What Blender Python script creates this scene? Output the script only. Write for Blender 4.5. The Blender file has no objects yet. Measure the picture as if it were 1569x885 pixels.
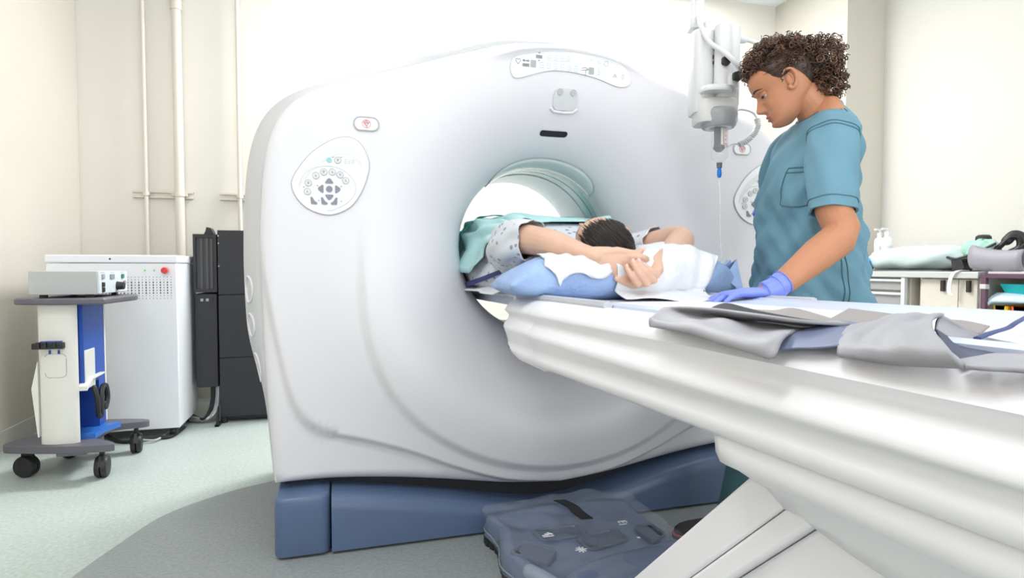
import bpy, bmesh, math, random
import numpy as np
from mathutils import Vector, Matrix
random.seed(7); rng = np.random.default_rng(7)
PI = math.pi
S = bpy.context.scene
COL = S.collection

# ------------------------------------------------------------------ camera, light, exposure
cam_d = bpy.data.cameras.new('camera'); cam = bpy.data.objects.new('camera', cam_d); COL.objects.link(cam)
cam.location = (-.793, -2.055, .96)
cam.rotation_euler = (PI/2 - math.atan(32.5/895), 0, -math.radians(16.3))
cam_d.sensor_width = 36; cam_d.lens = 36*895/1569; cam_d.clip_start = .02; cam_d.clip_end = 60
S.camera = cam
S.view_settings.view_transform = 'Standard'; S.view_settings.look = 'None'
S.view_settings.gamma = 1; S.view_settings.use_curve_mapping = False
S.view_settings.exposure = -.42
W = bpy.data.worlds.new('world'); S.world = W; W.use_nodes = True
W.node_tree.nodes['Background'].inputs[0].default_value = (.95, .97, 1, 1)
W.node_tree.nodes['Background'].inputs[1].default_value = .5
CEIL = 3.45
def area(x, y, sx, sy, power, z=CEIL-.04, rot=(0, 0, 0), col=(.97, .985, 1)):
    d = bpy.data.lights.new('unseen_lamp', 'AREA'); d.shape = 'RECTANGLE'; d.size = sx; d.size_y = sy
    d.energy = power; d.color = col
    o = bpy.data.objects.new('unseen_lamp', d); COL.objects.link(o); o.location = (x, y, z); o.rotation_euler = rot
    return o
for lx, ly, pw in ((-1.75, -.6, 8), (.0, -1.1, 7), (1.7, -.5, 12), (-1.7, -2.0, 46), (1.2, -2.5, 20),
                   (-1.3, 1.25, 9), (.45, 2.2, 190), (2.2, 1.0, 10), (2.0, 2.1, 24)):  # unseen lamps; strongest two added to whiten back wall and fill table side
    area(lx, ly, 1.2, .6, pw)
# frontal fill light, added outside an invented wall opening behind the camera
area(.5, -4.35, 4.6, 1.9, 118, z=1.7, rot=(PI/2, 0, 0), col=(.95, .975, 1))

# ------------------------------------------------------------------ helpers
MATS = {}
def mat(name, col, rough=.5, metal=0., var=0., vscale=8., bump=0., bscale=60., alpha=None, trans=0., emit=0., coat=0., sss=0., spec=None):
    if name in MATS: return MATS[name]
    m = bpy.data.materials.new(name); m.use_nodes = True
    nt = m.node_tree; b = nt.nodes['Principled BSDF']
    b.inputs['Base Color'].default_value = (*col, 1); b.inputs['Roughness'].default_value = rough
    b.inputs['Metallic'].default_value = metal
    if spec is not None: b.inputs['Specular IOR Level'].default_value = spec
    if trans: b.inputs['Transmission Weight'].default_value = trans
    if coat: b.inputs['Coat Weight'].default_value = coat; b.inputs['Coat Roughness'].default_value = .15
    if sss:
        b.inputs['Subsurface Weight'].default_value = sss; b.inputs['Subsurface Radius'].default_value = (.012, .005, .003); b.inputs['Subsurface Scale'].default_value = 1
    if alpha is not None: b.inputs['Alpha'].default_value = alpha
    if emit:
        b.inputs['Emission Color'].default_value = (*col, 1); b.inputs['Emission Strength'].default_value = emit
    tc = nt.nodes.new('ShaderNodeTexCoord')
    if var:
        n = nt.nodes.new('ShaderNodeTexNoise'); n.inputs['Scale'].default_value = vscale; n.inputs['Detail'].default_value = 5
        r = nt.nodes.new('ShaderNodeMapRange'); r.inputs[1].default_value = .3; r.inputs[2].default_value = .7
        r.inputs[3].default_value = 1-var; r.inputs[4].default_value = 1+var
        h = nt.nodes.new('ShaderNodeHueSaturation'); h.inputs['Color'].default_value = (*col, 1)
        nt.links.new(tc.outputs['Object'], n.inputs['Vector']); nt.links.new(n.outputs[0], r.inputs[0])
        nt.links.new(r.outputs[0], h.inputs['Value']); nt.links.new(h.outputs[0], b.inputs['Base Color'])
    if bump:
        n2 = nt.nodes.new('ShaderNodeTexNoise'); n2.inputs['Scale'].default_value = bscale; n2.inputs['Detail'].default_value = 4
        bp = nt.nodes.new('ShaderNodeBump'); bp.inputs['Strength'].default_value = bump; bp.inputs['Distance'].default_value = .01
        nt.links.new(tc.outputs['Object'], n2.inputs['Vector']); nt.links.new(n2.outputs[0], bp.inputs['Height'])
        nt.links.new(bp.outputs[0], b.inputs['Normal'])
    MATS[name] = m
    return m

def base_of(o):
    v = Vector((0, 0, 0))
    while o is not None:
        v += Vector(o.location); o = o.parent
    return v
def tag(o, label=None, cat=None, group=None, kind=None):
    if label: o['label'] = label
    if cat: o['category'] = cat
    if group: o['group'] = group
    if kind: o['kind'] = kind
    return o
def thing(name, label, cat, loc=(0, 0, 0), group=None):
    o = bpy.data.objects.new(name, None); o.empty_display_size = .1; COL.objects.link(o); o.location = loc
    return tag(o, label, cat, group)
class G:
    """collects shapes in world coordinates; out() links them as one mesh object"""
    def __init__(s): s.v = []; s.f = []; s.n = 0
    def add(s, v, f, M=None):
        v = np.asarray(v, float).reshape(-1, 3)
        if M is not None:
            A = np.array(M); v = v @ A[:3, :3].T + A[:3, 3]
        s.v.append(v); s.f += [tuple(int(i)+s.n for i in q) for q in f]; s.n += len(v)
        return s
    def box(s, x0, x1, y0, y1, z0, z1, M=None):
        v = [(x, y, z) for x in (x0, x1) for y in (y0, y1) for z in (z0, z1)]
        return s.add(v, [(0, 1, 3, 2), (4, 6, 7, 5), (0, 4, 5, 1), (2, 3, 7, 6), (0, 2, 6, 4), (1, 5, 7, 3)], M)
    def loft(s, rings, cap=True, closed=True, M=None):
        n = len(rings[0]); v = [p for r in rings for p in r]; f = []
        for i in range(len(rings)-1):
            for j in range(n if closed else n-1):
                k = (j+1) % n
                f.append((i*n+j, i*n+k, (i+1)*n+k, (i+1)*n+j))
        if cap and closed:
            f.append(tuple(range(n))[::-1]); f.append(tuple((len(rings)-1)*n+j for j in range(n)))
        return s.add(v, f, M)
    def tube(s, pts, rad, n=10, flat=1., cap=True, up=None, rnd=False, M=None):
        """tube along pts; rad scalar or list; flat scales the second axis; rnd adds round ends"""
        P = [Vector(p) for p in pts]; R = [rad]*len(P) if np.isscalar(rad) else list(rad)
        FL = [flat]*len(P) if np.isscalar(flat) else list(flat)
        if rnd:
            a = (P[0]-P[1]).normalized(); b = (P[-1]-P[-2]).normalized()
            hs, he = [], []
            for q in (80, 55, 28):
                q = math.radians(q); hs.append((P[0]+a*R[0]*math.sin(q), R[0]*math.cos(q), FL[0]))
                he.append((P[-1]+b*R[-1]*math.sin(q), R[-1]*math.cos(q), FL[-1]))
            he = he[::-1]
            P = [h[0] for h in hs]+P+[h[0] for h in he]; R = [h[1] for h in hs]+R+[h[1] for h in he]; FL = [h[2] for h in hs]+FL+[h[2] for h in he]
        rings = []; u = None
        for i, p in enumerate(P):
            t = (P[min(i+1, len(P)-1)]-P[max(i-1, 0)]).normalized()
            if u is None:
                u = Vector(up) if up is not None else (Vector((0, 0, 1)) if abs(t.z) < .9 else Vector((1, 0, 0)))
            u = (u - t*u.dot(t)).normalized(); w = t.cross(u)
            rings.append([p + w*R[i]*math.cos(a) + u*R[i]*FL[i]*math.sin(a) for a in (2*PI*k/n for k in range(n))])
        return s.loft(rings, cap, M=M)
    def lathe(s, prof, n=24, c=(0, 0, 0), axis='z', M=None):
        """prof = (radius, height) pairs round an axis through c"""
        rings = []
        for r, h in prof:
            R = []
            for k in range(n):
                a = 2*PI*k/n; x, y = r*math.cos(a), r*math.sin(a)
                q = (x, y, h) if axis == 'z' else ((h, x, y) if axis == 'x' else (y, h, x))
                R.append((q[0]+c[0], q[1]+c[1], q[2]+c[2]))
            rings.append(R)
        return s.loft(rings, True, M=M)
    def prism(s, poly, a0, a1, axis='y', M=None):
        """2D polygon extruded along an axis; poly in the other two axes in x,y,z order"""
        def q(p, a): return (a, p[0], p[1]) if axis == 'x' else ((p[0], a, p[1]) if axis == 'y' else (p[0], p[1], a))
        return s.loft([[q(p, a0) for p in poly], [q(p, a1) for p in poly]], M=M)
    def ball(s, c, r, n=16, m=10, M=None):
        r = (r, r, r) if np.isscalar(r) else r
        rings = []
        for i in range(m+1):
            a = -PI/2 + PI*i/m; ca = max(math.cos(a), .02)
            rings.append([(c[0]+r[0]*ca*math.cos(2*PI*k/n), c[1]+r[1]*ca*math.sin(2*PI*k/n), c[2]+r[2]*math.sin(a)) for k in range(n)])
        return s.loft(rings, True, M=M)
    def grid(s, P, M=None):
        P = np.asarray(P, float); a, b = P.shape[:2]
        f = [(i*b+j, i*b+j+1, (i+1)*b+j+1, (i+1)*b+j) for i in range(a-1) for j in range(b-1)]
        return s.add(P.reshape(-1, 3), f, M)
    def out(s, name, m, parent=None, smooth=True, bevel=0., seg=2, solid=0., sub=0, voxel=0., relax=0, ang=40, uv=None):
        me = bpy.data.meshes.new(name); V = np.concatenate(s.v)
        off = base_of(parent) if parent else Vector((0, 0, 0))
        V = V - np.array(off)
        me.from_pydata(V.tolist(), [], s.f); me.validate(); 
        bm = bmesh.new(); bm.from_mesh(me); bmesh.ops.recalc_face_normals(bm, faces=bm.faces); bm.to_mesh(me); bm.free()
        o = bpy.data.objects.new(name, me); COL.objects.link(o)
        if isinstance(m, (list, tuple)):
            for q in m: me.materials.append(q)
        else: me.materials.append(m)
        if parent: o.parent = parent
        if smooth:
            me.polygons.foreach_set('use_smooth', [True]*len(me.polygons))
            if not (voxel or sub): me.set_sharp_from_angle(angle=math.radians(ang))
        if voxel:
            d = o.modifiers.new('remesh', 'REMESH'); d.mode = 'VOXEL'; d.voxel_size = voxel; d.use_smooth_shade = True
            if relax: d = o.modifiers.new('smooth', 'SMOOTH'); d.iterations = relax; d.factor = .5
        if solid: d = o.modifiers.new('solid', 'SOLIDIFY'); d.thickness = solid; d.offset = 0
        if sub: d = o.modifiers.new('sub', 'SUBSURF'); d.levels = sub; d.render_levels = sub
        if bevel:
            d = o.modifiers.new('bevel', 'BEVEL'); d.width = bevel; d.segments = seg; d.limit_method = 'ANGLE'; d.angle_limit = math.radians(35)
        return o
def catmull(P, n=8, closed=False):
    P = [np.asarray(p, float) for p in P]; N = len(P); out = []
    rngi = range(N) if closed else range(N-1)
    for i in rngi:
        if closed: a, b, c, d = P[i-1], P[i], P[(i+1) % N], P[(i+2) % N]
        else: a, b, c, d = P[max(i-1, 0)], P[i], P[i+1], P[min(i+2, N-1)]
        for k in range(n):
            t = k/n
            out.append(.5*((2*b)+(c-a)*t+(2*a-5*b+4*c-d)*t*t+(3*b-a-3*c+d)*t**3))
    if not closed: out.append(P[-1])
    return out
def sstep(a, b, x):
    t = np.clip((np.asarray(x, float)-a)/(b-a), 0, 1); return t*t*(3-2*t)
def rrect(x0, x1, y0, y1, r, n=5):
    p = []
    for cx, cy, a0 in ((x1-r, y1-r, 0), (x0+r, y1-r, 90), (x0+r, y0+r, 180), (x1-r, y0+r, 270)):
        for k in range(n+1):
            a = math.radians(a0+90*k/n); p.append((cx+r*math.cos(a), cy+r*math.sin(a)))
    return p

# ------------------------------------------------------------------ materials
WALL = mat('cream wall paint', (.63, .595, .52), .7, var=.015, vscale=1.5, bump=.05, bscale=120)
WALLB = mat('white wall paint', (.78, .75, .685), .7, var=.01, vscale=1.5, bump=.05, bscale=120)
PIPE = mat('cream pipe paint', (.74, .69, .61), .45)
CEILM = mat('ceiling paint', (.86, .89, .93), .8)
WHITE = mat('white gantry plastic', (.755, .745, .78), .38, var=.006, vscale=3)
SIDEM = mat('pale grey plastic', (.60, .605, .625), .4)
TABW = mat('white table plastic', (.94, .925, .96), .35)
BLUEB = mat('slate blue base plastic', (.095, .145, .255), .36, var=.03, vscale=6)
DARK = mat('black plastic', (.018, .018, .02), .45)
DARKM = mat('black painted metal', (.022, .022, .028), .5, bump=.1, bscale=300)
CRAD = mat('blue grey cradle', (.58, .64, .78), .4)
GREYL = mat('grey line', (.42, .43, .44), .5)
GREYM = mat('mid grey plastic', (.35, .36, .38), .5)
REDM = mat('red plastic', (.75, .05, .05), .4)
PINK = mat('faded red print', (.80, .32, .34), .5)
STEEL = mat('brushed steel', (.6, .61, .62), .3, metal=.9)

def floor_mat(name, c1, c2, sc):
    m = bpy.data.materials.new(name); m.use_nodes = True; nt = m.node_tree; b = nt.nodes['Principled BSDF']
    tc = nt.nodes.new('ShaderNodeTexCoord'); n = nt.nodes.new('ShaderNodeTexNoise'); n.inputs['Scale'].default_value = sc; n.inputs['Detail'].default_value = 3
    n2 = nt.nodes.new('ShaderNodeTexNoise'); n2.inputs['Scale'].default_value = 3; n2.inputs['Detail'].default_value = 3
    mx = nt.nodes.new('ShaderNodeMix'); mx.data_type = 'RGBA'; cr = nt.nodes.new('ShaderNodeMapRange')
    cr.inputs[1].default_value = .35; cr.inputs[2].default_value = .7
    ad = nt.nodes.new('ShaderNodeMath'); ad.operation = 'MULTIPLY_ADD'; ad.inputs[1].default_value = .25; 
    nt.links.new(tc.outputs['Object'], n.inputs['Vector']); nt.links.new(tc.outputs['Object'], n2.inputs['Vector'])
    nt.links.new(n2.outputs[0], ad.inputs[0]); nt.links.new(n.outputs[0], ad.inputs[2]); 
    sb = nt.nodes.new('ShaderNodeMath'); sb.operation = 'SUBTRACT'; sb.inputs[1].default_value = .12
    nt.links.new(ad.outputs[0], sb.inputs[0]); nt.links.new(sb.outputs[0], cr.inputs[0])
    mx.inputs[6].default_value = (*c1, 1); mx.inputs[7].default_value = (*c2, 1)
    nt.links.new(cr.outputs[0], mx.inputs[0]); nt.links.new(mx.outputs[2], b.inputs['Base Color'])
    b.inputs['Roughness'].default_value = .42
    return m
FLOORM = floor_mat('mint speckled vinyl', (.44, .505, .475), (.55, .61, .58), 70)
INLAY = floor_mat('grey speckled vinyl', (.27, .30, .30), (.35, .37, .365), 90)

# ------------------------------------------------------------------ room shell
XL, XR, YB, YF = -2.52, 3.62, 2.69, -4.2
def struct(name, g, m, parent=None, **k):
    o = g.out(name, m, parent, **k)
    if parent is None: o['kind'] = 'structure'
    return o
floor = struct('floor', G().box(XL-.1, XR+.1, YF-.1, YB+.1, -.1, 0), FLOORM, smooth=False)
inl = [(-1.70, -.9), (-1.66, -.3), (-1.604, .033), (-1.546, .238), (-1.464, .464), (-1.31, .621), (-1.157, .715), (-.9, .80), (-.4, .86), (.4, .86), (.9, .8), (1.3, .62), (1.5, .3), (1.6, -.3), (1.6, -1.4), (1.2, -2.0), (0, -2.3), (-1.2, -2.0)]
inl = [tuple(p) for p in catmull(inl, 6, True)]
G().prism(inl, -.05, .0015, 'z').out('vinyl_patch', INLAY, floor, smooth=False)['label'] = 'dark grey vinyl patch under the scanner'
struct('ceiling', G().box(XL-.1, XR+.1, YF-.1, YB+.1, CEIL, CEIL+.1), CEILM, smooth=False)
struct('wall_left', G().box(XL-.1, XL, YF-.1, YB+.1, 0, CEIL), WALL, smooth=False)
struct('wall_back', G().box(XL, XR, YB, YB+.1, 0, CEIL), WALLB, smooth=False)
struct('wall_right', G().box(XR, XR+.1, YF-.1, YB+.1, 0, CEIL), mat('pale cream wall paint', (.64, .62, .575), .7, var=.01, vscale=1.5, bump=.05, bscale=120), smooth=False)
struct('wall_front', G().box(XL, XR, YF-.1, YF, 0, .75).box(XL, XR, YF-.1, YF, 2.75, CEIL).box(XL, -1.85, YF-.1, YF, .75, 2.75).box(2.85, XR, YF-.1, YF, .75, 2.75), WALLB, smooth=False)  # unseen wall; its opening is made up to admit the frontal fill
struct('trim_1', G().box(3.22, XR, 1.85, YB, 0, CEIL), WALL, smooth=False)['label'] = 'cream wall pillar in the far corner'
BASEB = mat('grey cove skirting', (.62, .60, .55), .5)
struct('baseboard_left', G().box(XL, XL+.012, YF, YB, 0, .10), BASEB, smooth=False)
struct('baseboard_back', G().box(XL+.012, 3.22, YB-.012, YB, 0, .10), BASEB, smooth=False)
# pipes with wall straps
def pipe(x, r, label, couple=None):
    t = thing('wall_pipe', label, 'pipe', (x, YB-.05, 0), 'pipes on the back wall')
    G().tube([(x, YB-.05, 0), (x, YB-.05, CEIL)], r, 16).out('pipe_run', PIPE, t)
    if couple: G().tube([(x, YB-.05, couple), (x, YB-.05, couple+.35)], r*1.18, 16).out('coupling', PIPE, t)
    return t
p1 = pipe(-2.105, .013, 'thin cream pipe on the back wall, above the white cabinet, left of the thick pipe')
p2 = pipe(-1.895, .031, 'thick cream pipe running down the back wall above the white cabinet', 2.78)
p3 = pipe(-1.50, .014, 'thin cream pipe on the back wall above the tall black cabinet')
for x0, x1, cl in ((-2.20, -1.815, ((-2.105, .013), (-1.895, .031))), (-1.64, -1.35, ((-1.50, .014),))):
    t = thing('pipe_strut', 'cream metal strut rail clamping the %s to the back wall' % ('thin and thick pipe pair' if len(cl) == 2 else 'single pipe above the black cabinet'), 'bracket', (x0, YB, 1.48), 'strut rails on the back wall')
    G().box(x0, x1, YB-.022, YB, 1.495, 1.507).box(x0, x1, YB-.022, YB, 1.457, 1.469).box(x0, x1, YB-.006, YB, 1.457, 1.507).out('strut_rail', PIPE, t, smooth=False)
    for cx, r in cl:
        G().tube([(cx, YB-.05, 1.468), (cx, YB-.05, 1.496)], r+.006, 16).box(cx-r*1.5, cx+r*1.5, YB-.06, YB-.02, 1.472, 1.492).out('pipe_clamp', PIPE, t)
# ------------------------------------------------------------------ CT gantry
ZC, R0, R1, YR, YT = 1.04, .338, .72, .30, .72
half = [(0, 1.797), (.18, 1.782), (.35, 1.733), (.52, 1.678), (.70, 1.618), (.86, 1.562), (.945, 1.508), (.997, 1.435), (1.028, 1.335), (1.043, 1.2), (1.05, 1.0), (1.045, .7), (1.033, .45), (1.018, .227)]
top = [tuple(p) for p in catmull(half, 6)]
bot = [tuple(p) for p in catmull([(1.018, .227), (.84, .226), (.63, .208), (.42, .18), (.2, .147), (0, .130)], 8)]
right = top + bot[1:]
OUT = np.array(right + [(-x, z) for x, z in right[-2:0:-1]])
_ang = np.unwrap(np.arctan2(OUT[:, 1]-ZC, OUT[:, 0])); _rad = np.hypot(OUT[:, 0], OUT[:, 1]-ZC)
_o = np.argsort(_ang); _ang, _rad = _ang[_o], _rad[_o]
def Rout(th):
    th = np.asarray(th); lo = _ang[0]
    a = (th-lo) % (2*PI)+lo
    return np.interp(a, np.append(_ang, _ang[0]+2*PI), np.append(_rad, _rad[0]))
_s = np.array(catmull([(0, .152), (.2, .178), (.4, .245), (.55, .31), (.7, .362), (.78, .384), (.855, .408), (.915, .45), (.955, .53), (.985, .66), (1.02, .85), (1.06, 1.1), (1.2, 2.)], 10)); SKX, SKZ = _s[:, 0], _s[:, 1]
def yf(x, z):
    """depth of the front cover: bell mouth round the bore, raised ring, stepped skirt"""
    x = np.asarray(x, float); z = np.asarray(z, float)
    rho = np.hypot(x, z-ZC); th = np.arctan2(z-ZC, x)
    t = np.clip((R1-rho)/(R1-R0), 0, 1)
    y = YR*(1-np.sqrt(np.clip(1-t*t, 0, 1)))
    low = sstep(.25, -.25, np.sin(th))                     # 1 in the lower half, 0 at the top
    rc = .735 + .10*sstep(.0, -.8, np.sin(th))
    y = y - .022*low*sstep(rc+.012, rc-.03, rho) 
    y = y - .05*sstep(.35, -1., np.sin(th))*np.exp(-((rho-.70)/.17)**2)
    sk = np.interp(np.abs(x), SKX, SKZ)
    sl = (np.interp(np.abs(x)+.004, SKX, SKZ)-np.interp(np.abs(x)-.004, SKX, SKZ))/.008
    y = y + .028*sstep(.006, -.018, (z-sk)/np.sqrt(1+sl*sl))
    # brow over the display
    zb = 1.775 - .16*(x-.03)**2*4.2
    y = y - .018*np.exp(-((z-zb)/.016)**2)*sstep(.36, .2, np.abs(x-.035))
    e = Rout(th)-rho
    y = y + .045*(1-np.sqrt(np.clip(1-(1-np.clip(e/.05, 0, 1))**2, 0, 1)))
    return y
gantry = thing('ct_scanner', 'large white CT scanner gantry with a round bore on a slate blue base', 'scanner', (0, 0, 0))
NT = 288
th = np.linspace(0, 2*PI, NT, endpoint=False)
corner = math.atan2(.227-ZC, 1.018)
for c in (corner, PI-corner):
    c %= 2*PI; th[np.argmin(np.abs(th-c))] = c
ro = Rout(th)
fr = []
for q in np.linspace(0, 1, 40)[:-1]:                      # bell mouth
    ph = PI/2*(1-q); r = R1-(R1-R0)*math.sin(ph)
    x, z = r*np.cos(th), ZC+r*np.sin(th); fr.append(np.stack([x, yf(x, z), z], 1))
for q in np.concatenate([np.linspace(0, .93, 62), [.95, .965, .98, .99, .996, 1.]]):
    r = R1+(ro-R1)*q; x, z = r*np.cos(th), ZC+r*np.sin(th); fr.append(np.stack([x, yf(x, z), z], 1))
last = fr[-1].copy(); last[:, 1] = .075
inn = last.copy(); inn[:, 0] *= .985; inn[:, 2] = ZC+(inn[:, 2]-ZC)*.985
G().loft([r.tolist() for r in fr]+[last.tolist(), inn.tolist()], cap=False).out('front_cover', WHITE, gantry, ang=70)
# shell behind the front cover
nx, nz = np.cos(th), np.sin(th)
zz = ZC+ro*np.sin(th)
side_w = np.sqrt((np.abs(np.cos(th))**.8*(.38+.62*sstep(.42, .8, zz)))**2+(1.25*np.clip(np.sin(th), 0, 1))**2)
def shell_ring(y, grow):
    r = ro+grow*side_w; return np.stack([r*np.cos(th), np.full(NT, y), ZC+r*np.sin(th)], 1).tolist()
G().loft([shell_ring(y, g) for y, g in ((.30, -.05), (.083, -.03), (.082, .004), (.10, .022), (.16, .055), (.24, .08), (.35, .095), (.6, .095), (.8, .08), (.9, .04), (.95, -.02))], cap=False).out('side_cover', SIDEM, gantry, ang=60)
rear = [shell_ring(.955, -.01)]
for q in np.linspace(0, 1, 14):
    ph = PI/2*q; r = .62-(.62-R0)*math.sin(ph); y = .96-(.96-YT)*(1-math.cos(ph))
    rear.append(np.stack([r*np.cos(th), np.full(NT, y), ZC+r*np.sin(th)], 1).tolist())
G().loft(rear, cap=False).out('rear_cover', WHITE, gantry, ang=70)
def ring(y0, y1, r, name, m):
    return G().loft([np.stack([rr*np.cos(th), np.full(NT, y), ZC+rr*np.sin(th)], 1).tolist() for y, rr in ((y0, r+.02), (y0, r), (y1, r), (y1, r+.02))], cap=False).out(name, m, gantry)
TEAL = mat('teal scan window plastic', (.40, .60, .62), .25, coat=.4)
LINER = mat('grey green bore liner', (.80, .81, .82), .3)
ring(.30, .345, R0, 'bore_rim', LINER)
ring(.348, .40, R0+.003, 'scan_window', TEAL); ring(.40, .408, R0+.006, 'window_seam', DARK); ring(.408, .475, R0+.003, 'scan_window', TEAL)
ring(.478, YT+.002, R0, 'bore_liner', LINER)
# drape a flat outline onto the front cover
def resample(poly, n):
    P = np.array(poly+[poly[0]], float); d = np.concatenate([[0], np.cumsum(np.hypot(*np.diff(P, axis=0).T))])
    s = np.linspace(0, d[-1], n, endpoint=False); return np.stack([np.interp(s, d, P[:, 0]), np.interp(s, d, P[:, 1])], 1)
def drape(poly, off, n=56, k=7, dome=0., base=None):
    P = resample(list(poly), n); c = P.mean(0) if base is None else np.array(base); rings = []
    for q in list(np.linspace(.02, 1, k))+[1.0]:
        Q = c+(P-c)*q; y = yf(Q[:, 0], Q[:, 1])-off-dome*(1-q*q); rings.append(np.stack([Q[:, 0], y, Q[:, 1]], 1))
    rings[-1][:, 1] += off+.004
    return G().loft([r.tolist() for r in rings])
def outline(poly, off, r, n=72):
    P = resample(list(poly), n); y = yf(P[:, 0], P[:, 1])-off
    q = np.stack([P[:, 0], y, P[:, 1]], 1).tolist()
    return G().tube(q+q[:1], r, 6, cap=False)
def circ(cx, cz, r, n=20, sx=1.): return [(cx+r*sx*math.cos(2*PI*k/n), cz+r*math.sin(2*PI*k/n)) for k in range(n)]
PANEL = mat('white membrane panel', (.88, .885, .90), .3)
LCD = mat('pale lcd', (.82, .90, .95), .2)
PRINT = mat('grey print', (.35, .36, .38), .6)
PRINTL = mat('pale grey print', (.62, .64, .66), .6)
# top display
dt = [(-.198, 1.69), (-.19, 1.715), (-.154, 1.733), (-.09, 1.748), (-.028, 1.757), (.04, 1.76), (.103, 1.758), (.16, 1.752), (.211, 1.742), (.255, 1.726), (.278, 1.70), (.284, 1.675), (.268, 1.656), (.235, 1.651), (.197, 1.66), (.15, 1.674), (.103, 1.683), (.05, 1.689), (0, 1.691), (-.05, 1.686), (-.104, 1.672), (-.15, 1.655), (-.18, 1.65), (-.195, 1.665)]
dt = [tuple(p) for p in catmull(dt, 3, True)]
disp = drape(dt, .004, n=110, k=12, base=(.04, 1.718)).out('display_panel', PANEL, gantry)
outline(dt, .003, .0014, 110).out('panel_edge', PRINTL, disp)
def patch(x0, x1, z0, z1, off, name, m, par, tilt=0.):
    xs = np.linspace(x0, x1, 9); zs = np.linspace(z0, z1, 5); X, Z = np.meshgrid(xs, zs); Z = Z+(X-x0)*tilt
    g = G().grid(np.stack([X, yf(X, Z)-off, Z], 2)); return g.out(name, m, par)
patch(-.065, .045, 1.719, 1.746, .0052, 'lcd_window', LCD, disp, .05)
patch(-.095, .075, 1.690, 1.716, .0052, 'lcd_window', LCD, disp, .0)
patch(.135, .185, 1.683, 1.712, .0052, 'lcd_window', LCD, disp, -.1)
SEG = {'8': 'abcdefg', '6': 'acdefg', '-': 'g', '0': 'abcdef'}
def seg_char(g, ch, x, z, w, h, off):
    t = .0013; L = {'a': (0, h, w, h), 'g': (0, h/2, w, h/2), 'd': (0, 0, w, 0), 'f': (0, h/2, 0, h), 'e': (0, 0, 0, h/2), 'b': (w, h/2, w, h), 'c': (w, 0, w, h/2)}
    for k in SEG[ch]:
        a, b, c, d = L[k]; pts = []
        for q in (0, 1):
            xx, zz_ = x+a+(c-a)*q, z+b+(d-b)*q; pts.append((xx, float(yf(xx, zz_))-off, zz_))
        g.tube(pts, t, 4)
g = G()
for i, ch in enumerate('866666'): seg_char(g, '8', -.085+.027*i, 1.694, .013, .018, .0056)
for i in range(2): seg_char(g, '8' if i == 0 else '-', .142+.02*i, 1.689-.002*i, .010, .018, .0056)
for i in range(4): seg_char(g, '8', -.055+.024*i, 1.724+.001*i, .012, .016, .0056)
g.out('lcd_digits', mat('lcd segment', (.72, .78, .82), .5), disp)['kind'] = 'stuff'
patch(-.122, -.101, 1.692, 1.717, .0055, 'status_window', GREYL, disp); patch(.108, .129, 1.687, 1.712, .0055, 'status_window', GREYL, disp)
def strokes(g, segs, cx, cz, s, off, r=.0012):
    for ln in segs:
        pts = []
        for u, v in ln:
            x, z = cx+u*s, cz+v*s; pts.append((x, float(yf(x, z))-off, z))
        g.tube(pts, r, 5)
    return g
heart = [[(0, -1), (-.9, .1), (-.8, .8), (-.3, .9), (0, .4), (.3, .9), (.8, .8), (.9, .1), (0, -1)]]
arrow_h = [[(-1, .6), (-.5, .9), (-.5, .3), (-1, .6), (1, .6), (.5, .9), (.5, .3), (1, .6)], [(-1, -.3), (1, -.3)], [(-1, -.6), (1, -.6)], [(-1, -.9), (1, -.9)]]
arrow_v = [[(0, 1.3), (-.2, 1), (.2, 1), (0, 1.3)], [(0, -1.3), (-.2, -1), (.2, -1), (0, -1.3)], [(-1, .35), (1, .35)], [(-1, 0), (1, 0)], [(-1, -.35), (1, -.35)]]
tiltm = [[(-1, .3), (1, .5)], [(-.8, .8), (-.2, 1), (.4, 1), (1, .6)], [(.3, .4), (.2, -.8), (.5, -1)]]
cross4 = [[(.3, 0), (1, 0)], [(-.3, 0), (-1, 0)], [(0, .3), (0, 1)], [(0, -.3), (0, -1)]]
c12 = [[(math.cos(a), math.sin(a)) for a in np.linspace(0, 2*PI, 13)]]
bell = [[(-1, -.8), (-.6, .3), (0, .8), (.6, .3), (1, -.8)], [(-.4, -.8), (-.2, 0), (.2, 0), (.4, -.8)]]
man = [[(0, .9), (-.4, .6), (-.4, -.2), (0, -.9), (.4, -.2), (.4, .6), (0, .9)]]
g = G(); strokes(g, heart, -.170, 1.708, .010, .005); strokes(g, arrow_h, -.14, 1.705, .013, .005, .0016); strokes(g, arrow_v, -.09, 1.731, .012, .005, .0016)
strokes(g, tiltm, .092, 1.695, .014, .005); g.out('display_symbols', PRINT, disp)['kind'] = 'stuff'
g = G(); strokes(g, cross4, .148, 1.732, .009, .005); strokes(g, c12, .178, 1.731, .009, .005); strokes(g, bell, .215, 1.69, .008, .005); strokes(g, man, .248, 1.688, .010, .005)
strokes(g, [[(-.5, .5), (.5, -.5)]], .118, 1.738, .004, .005)
g.out('display_symbols', PRINTL, disp)['kind'] = 'stuff'
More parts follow.
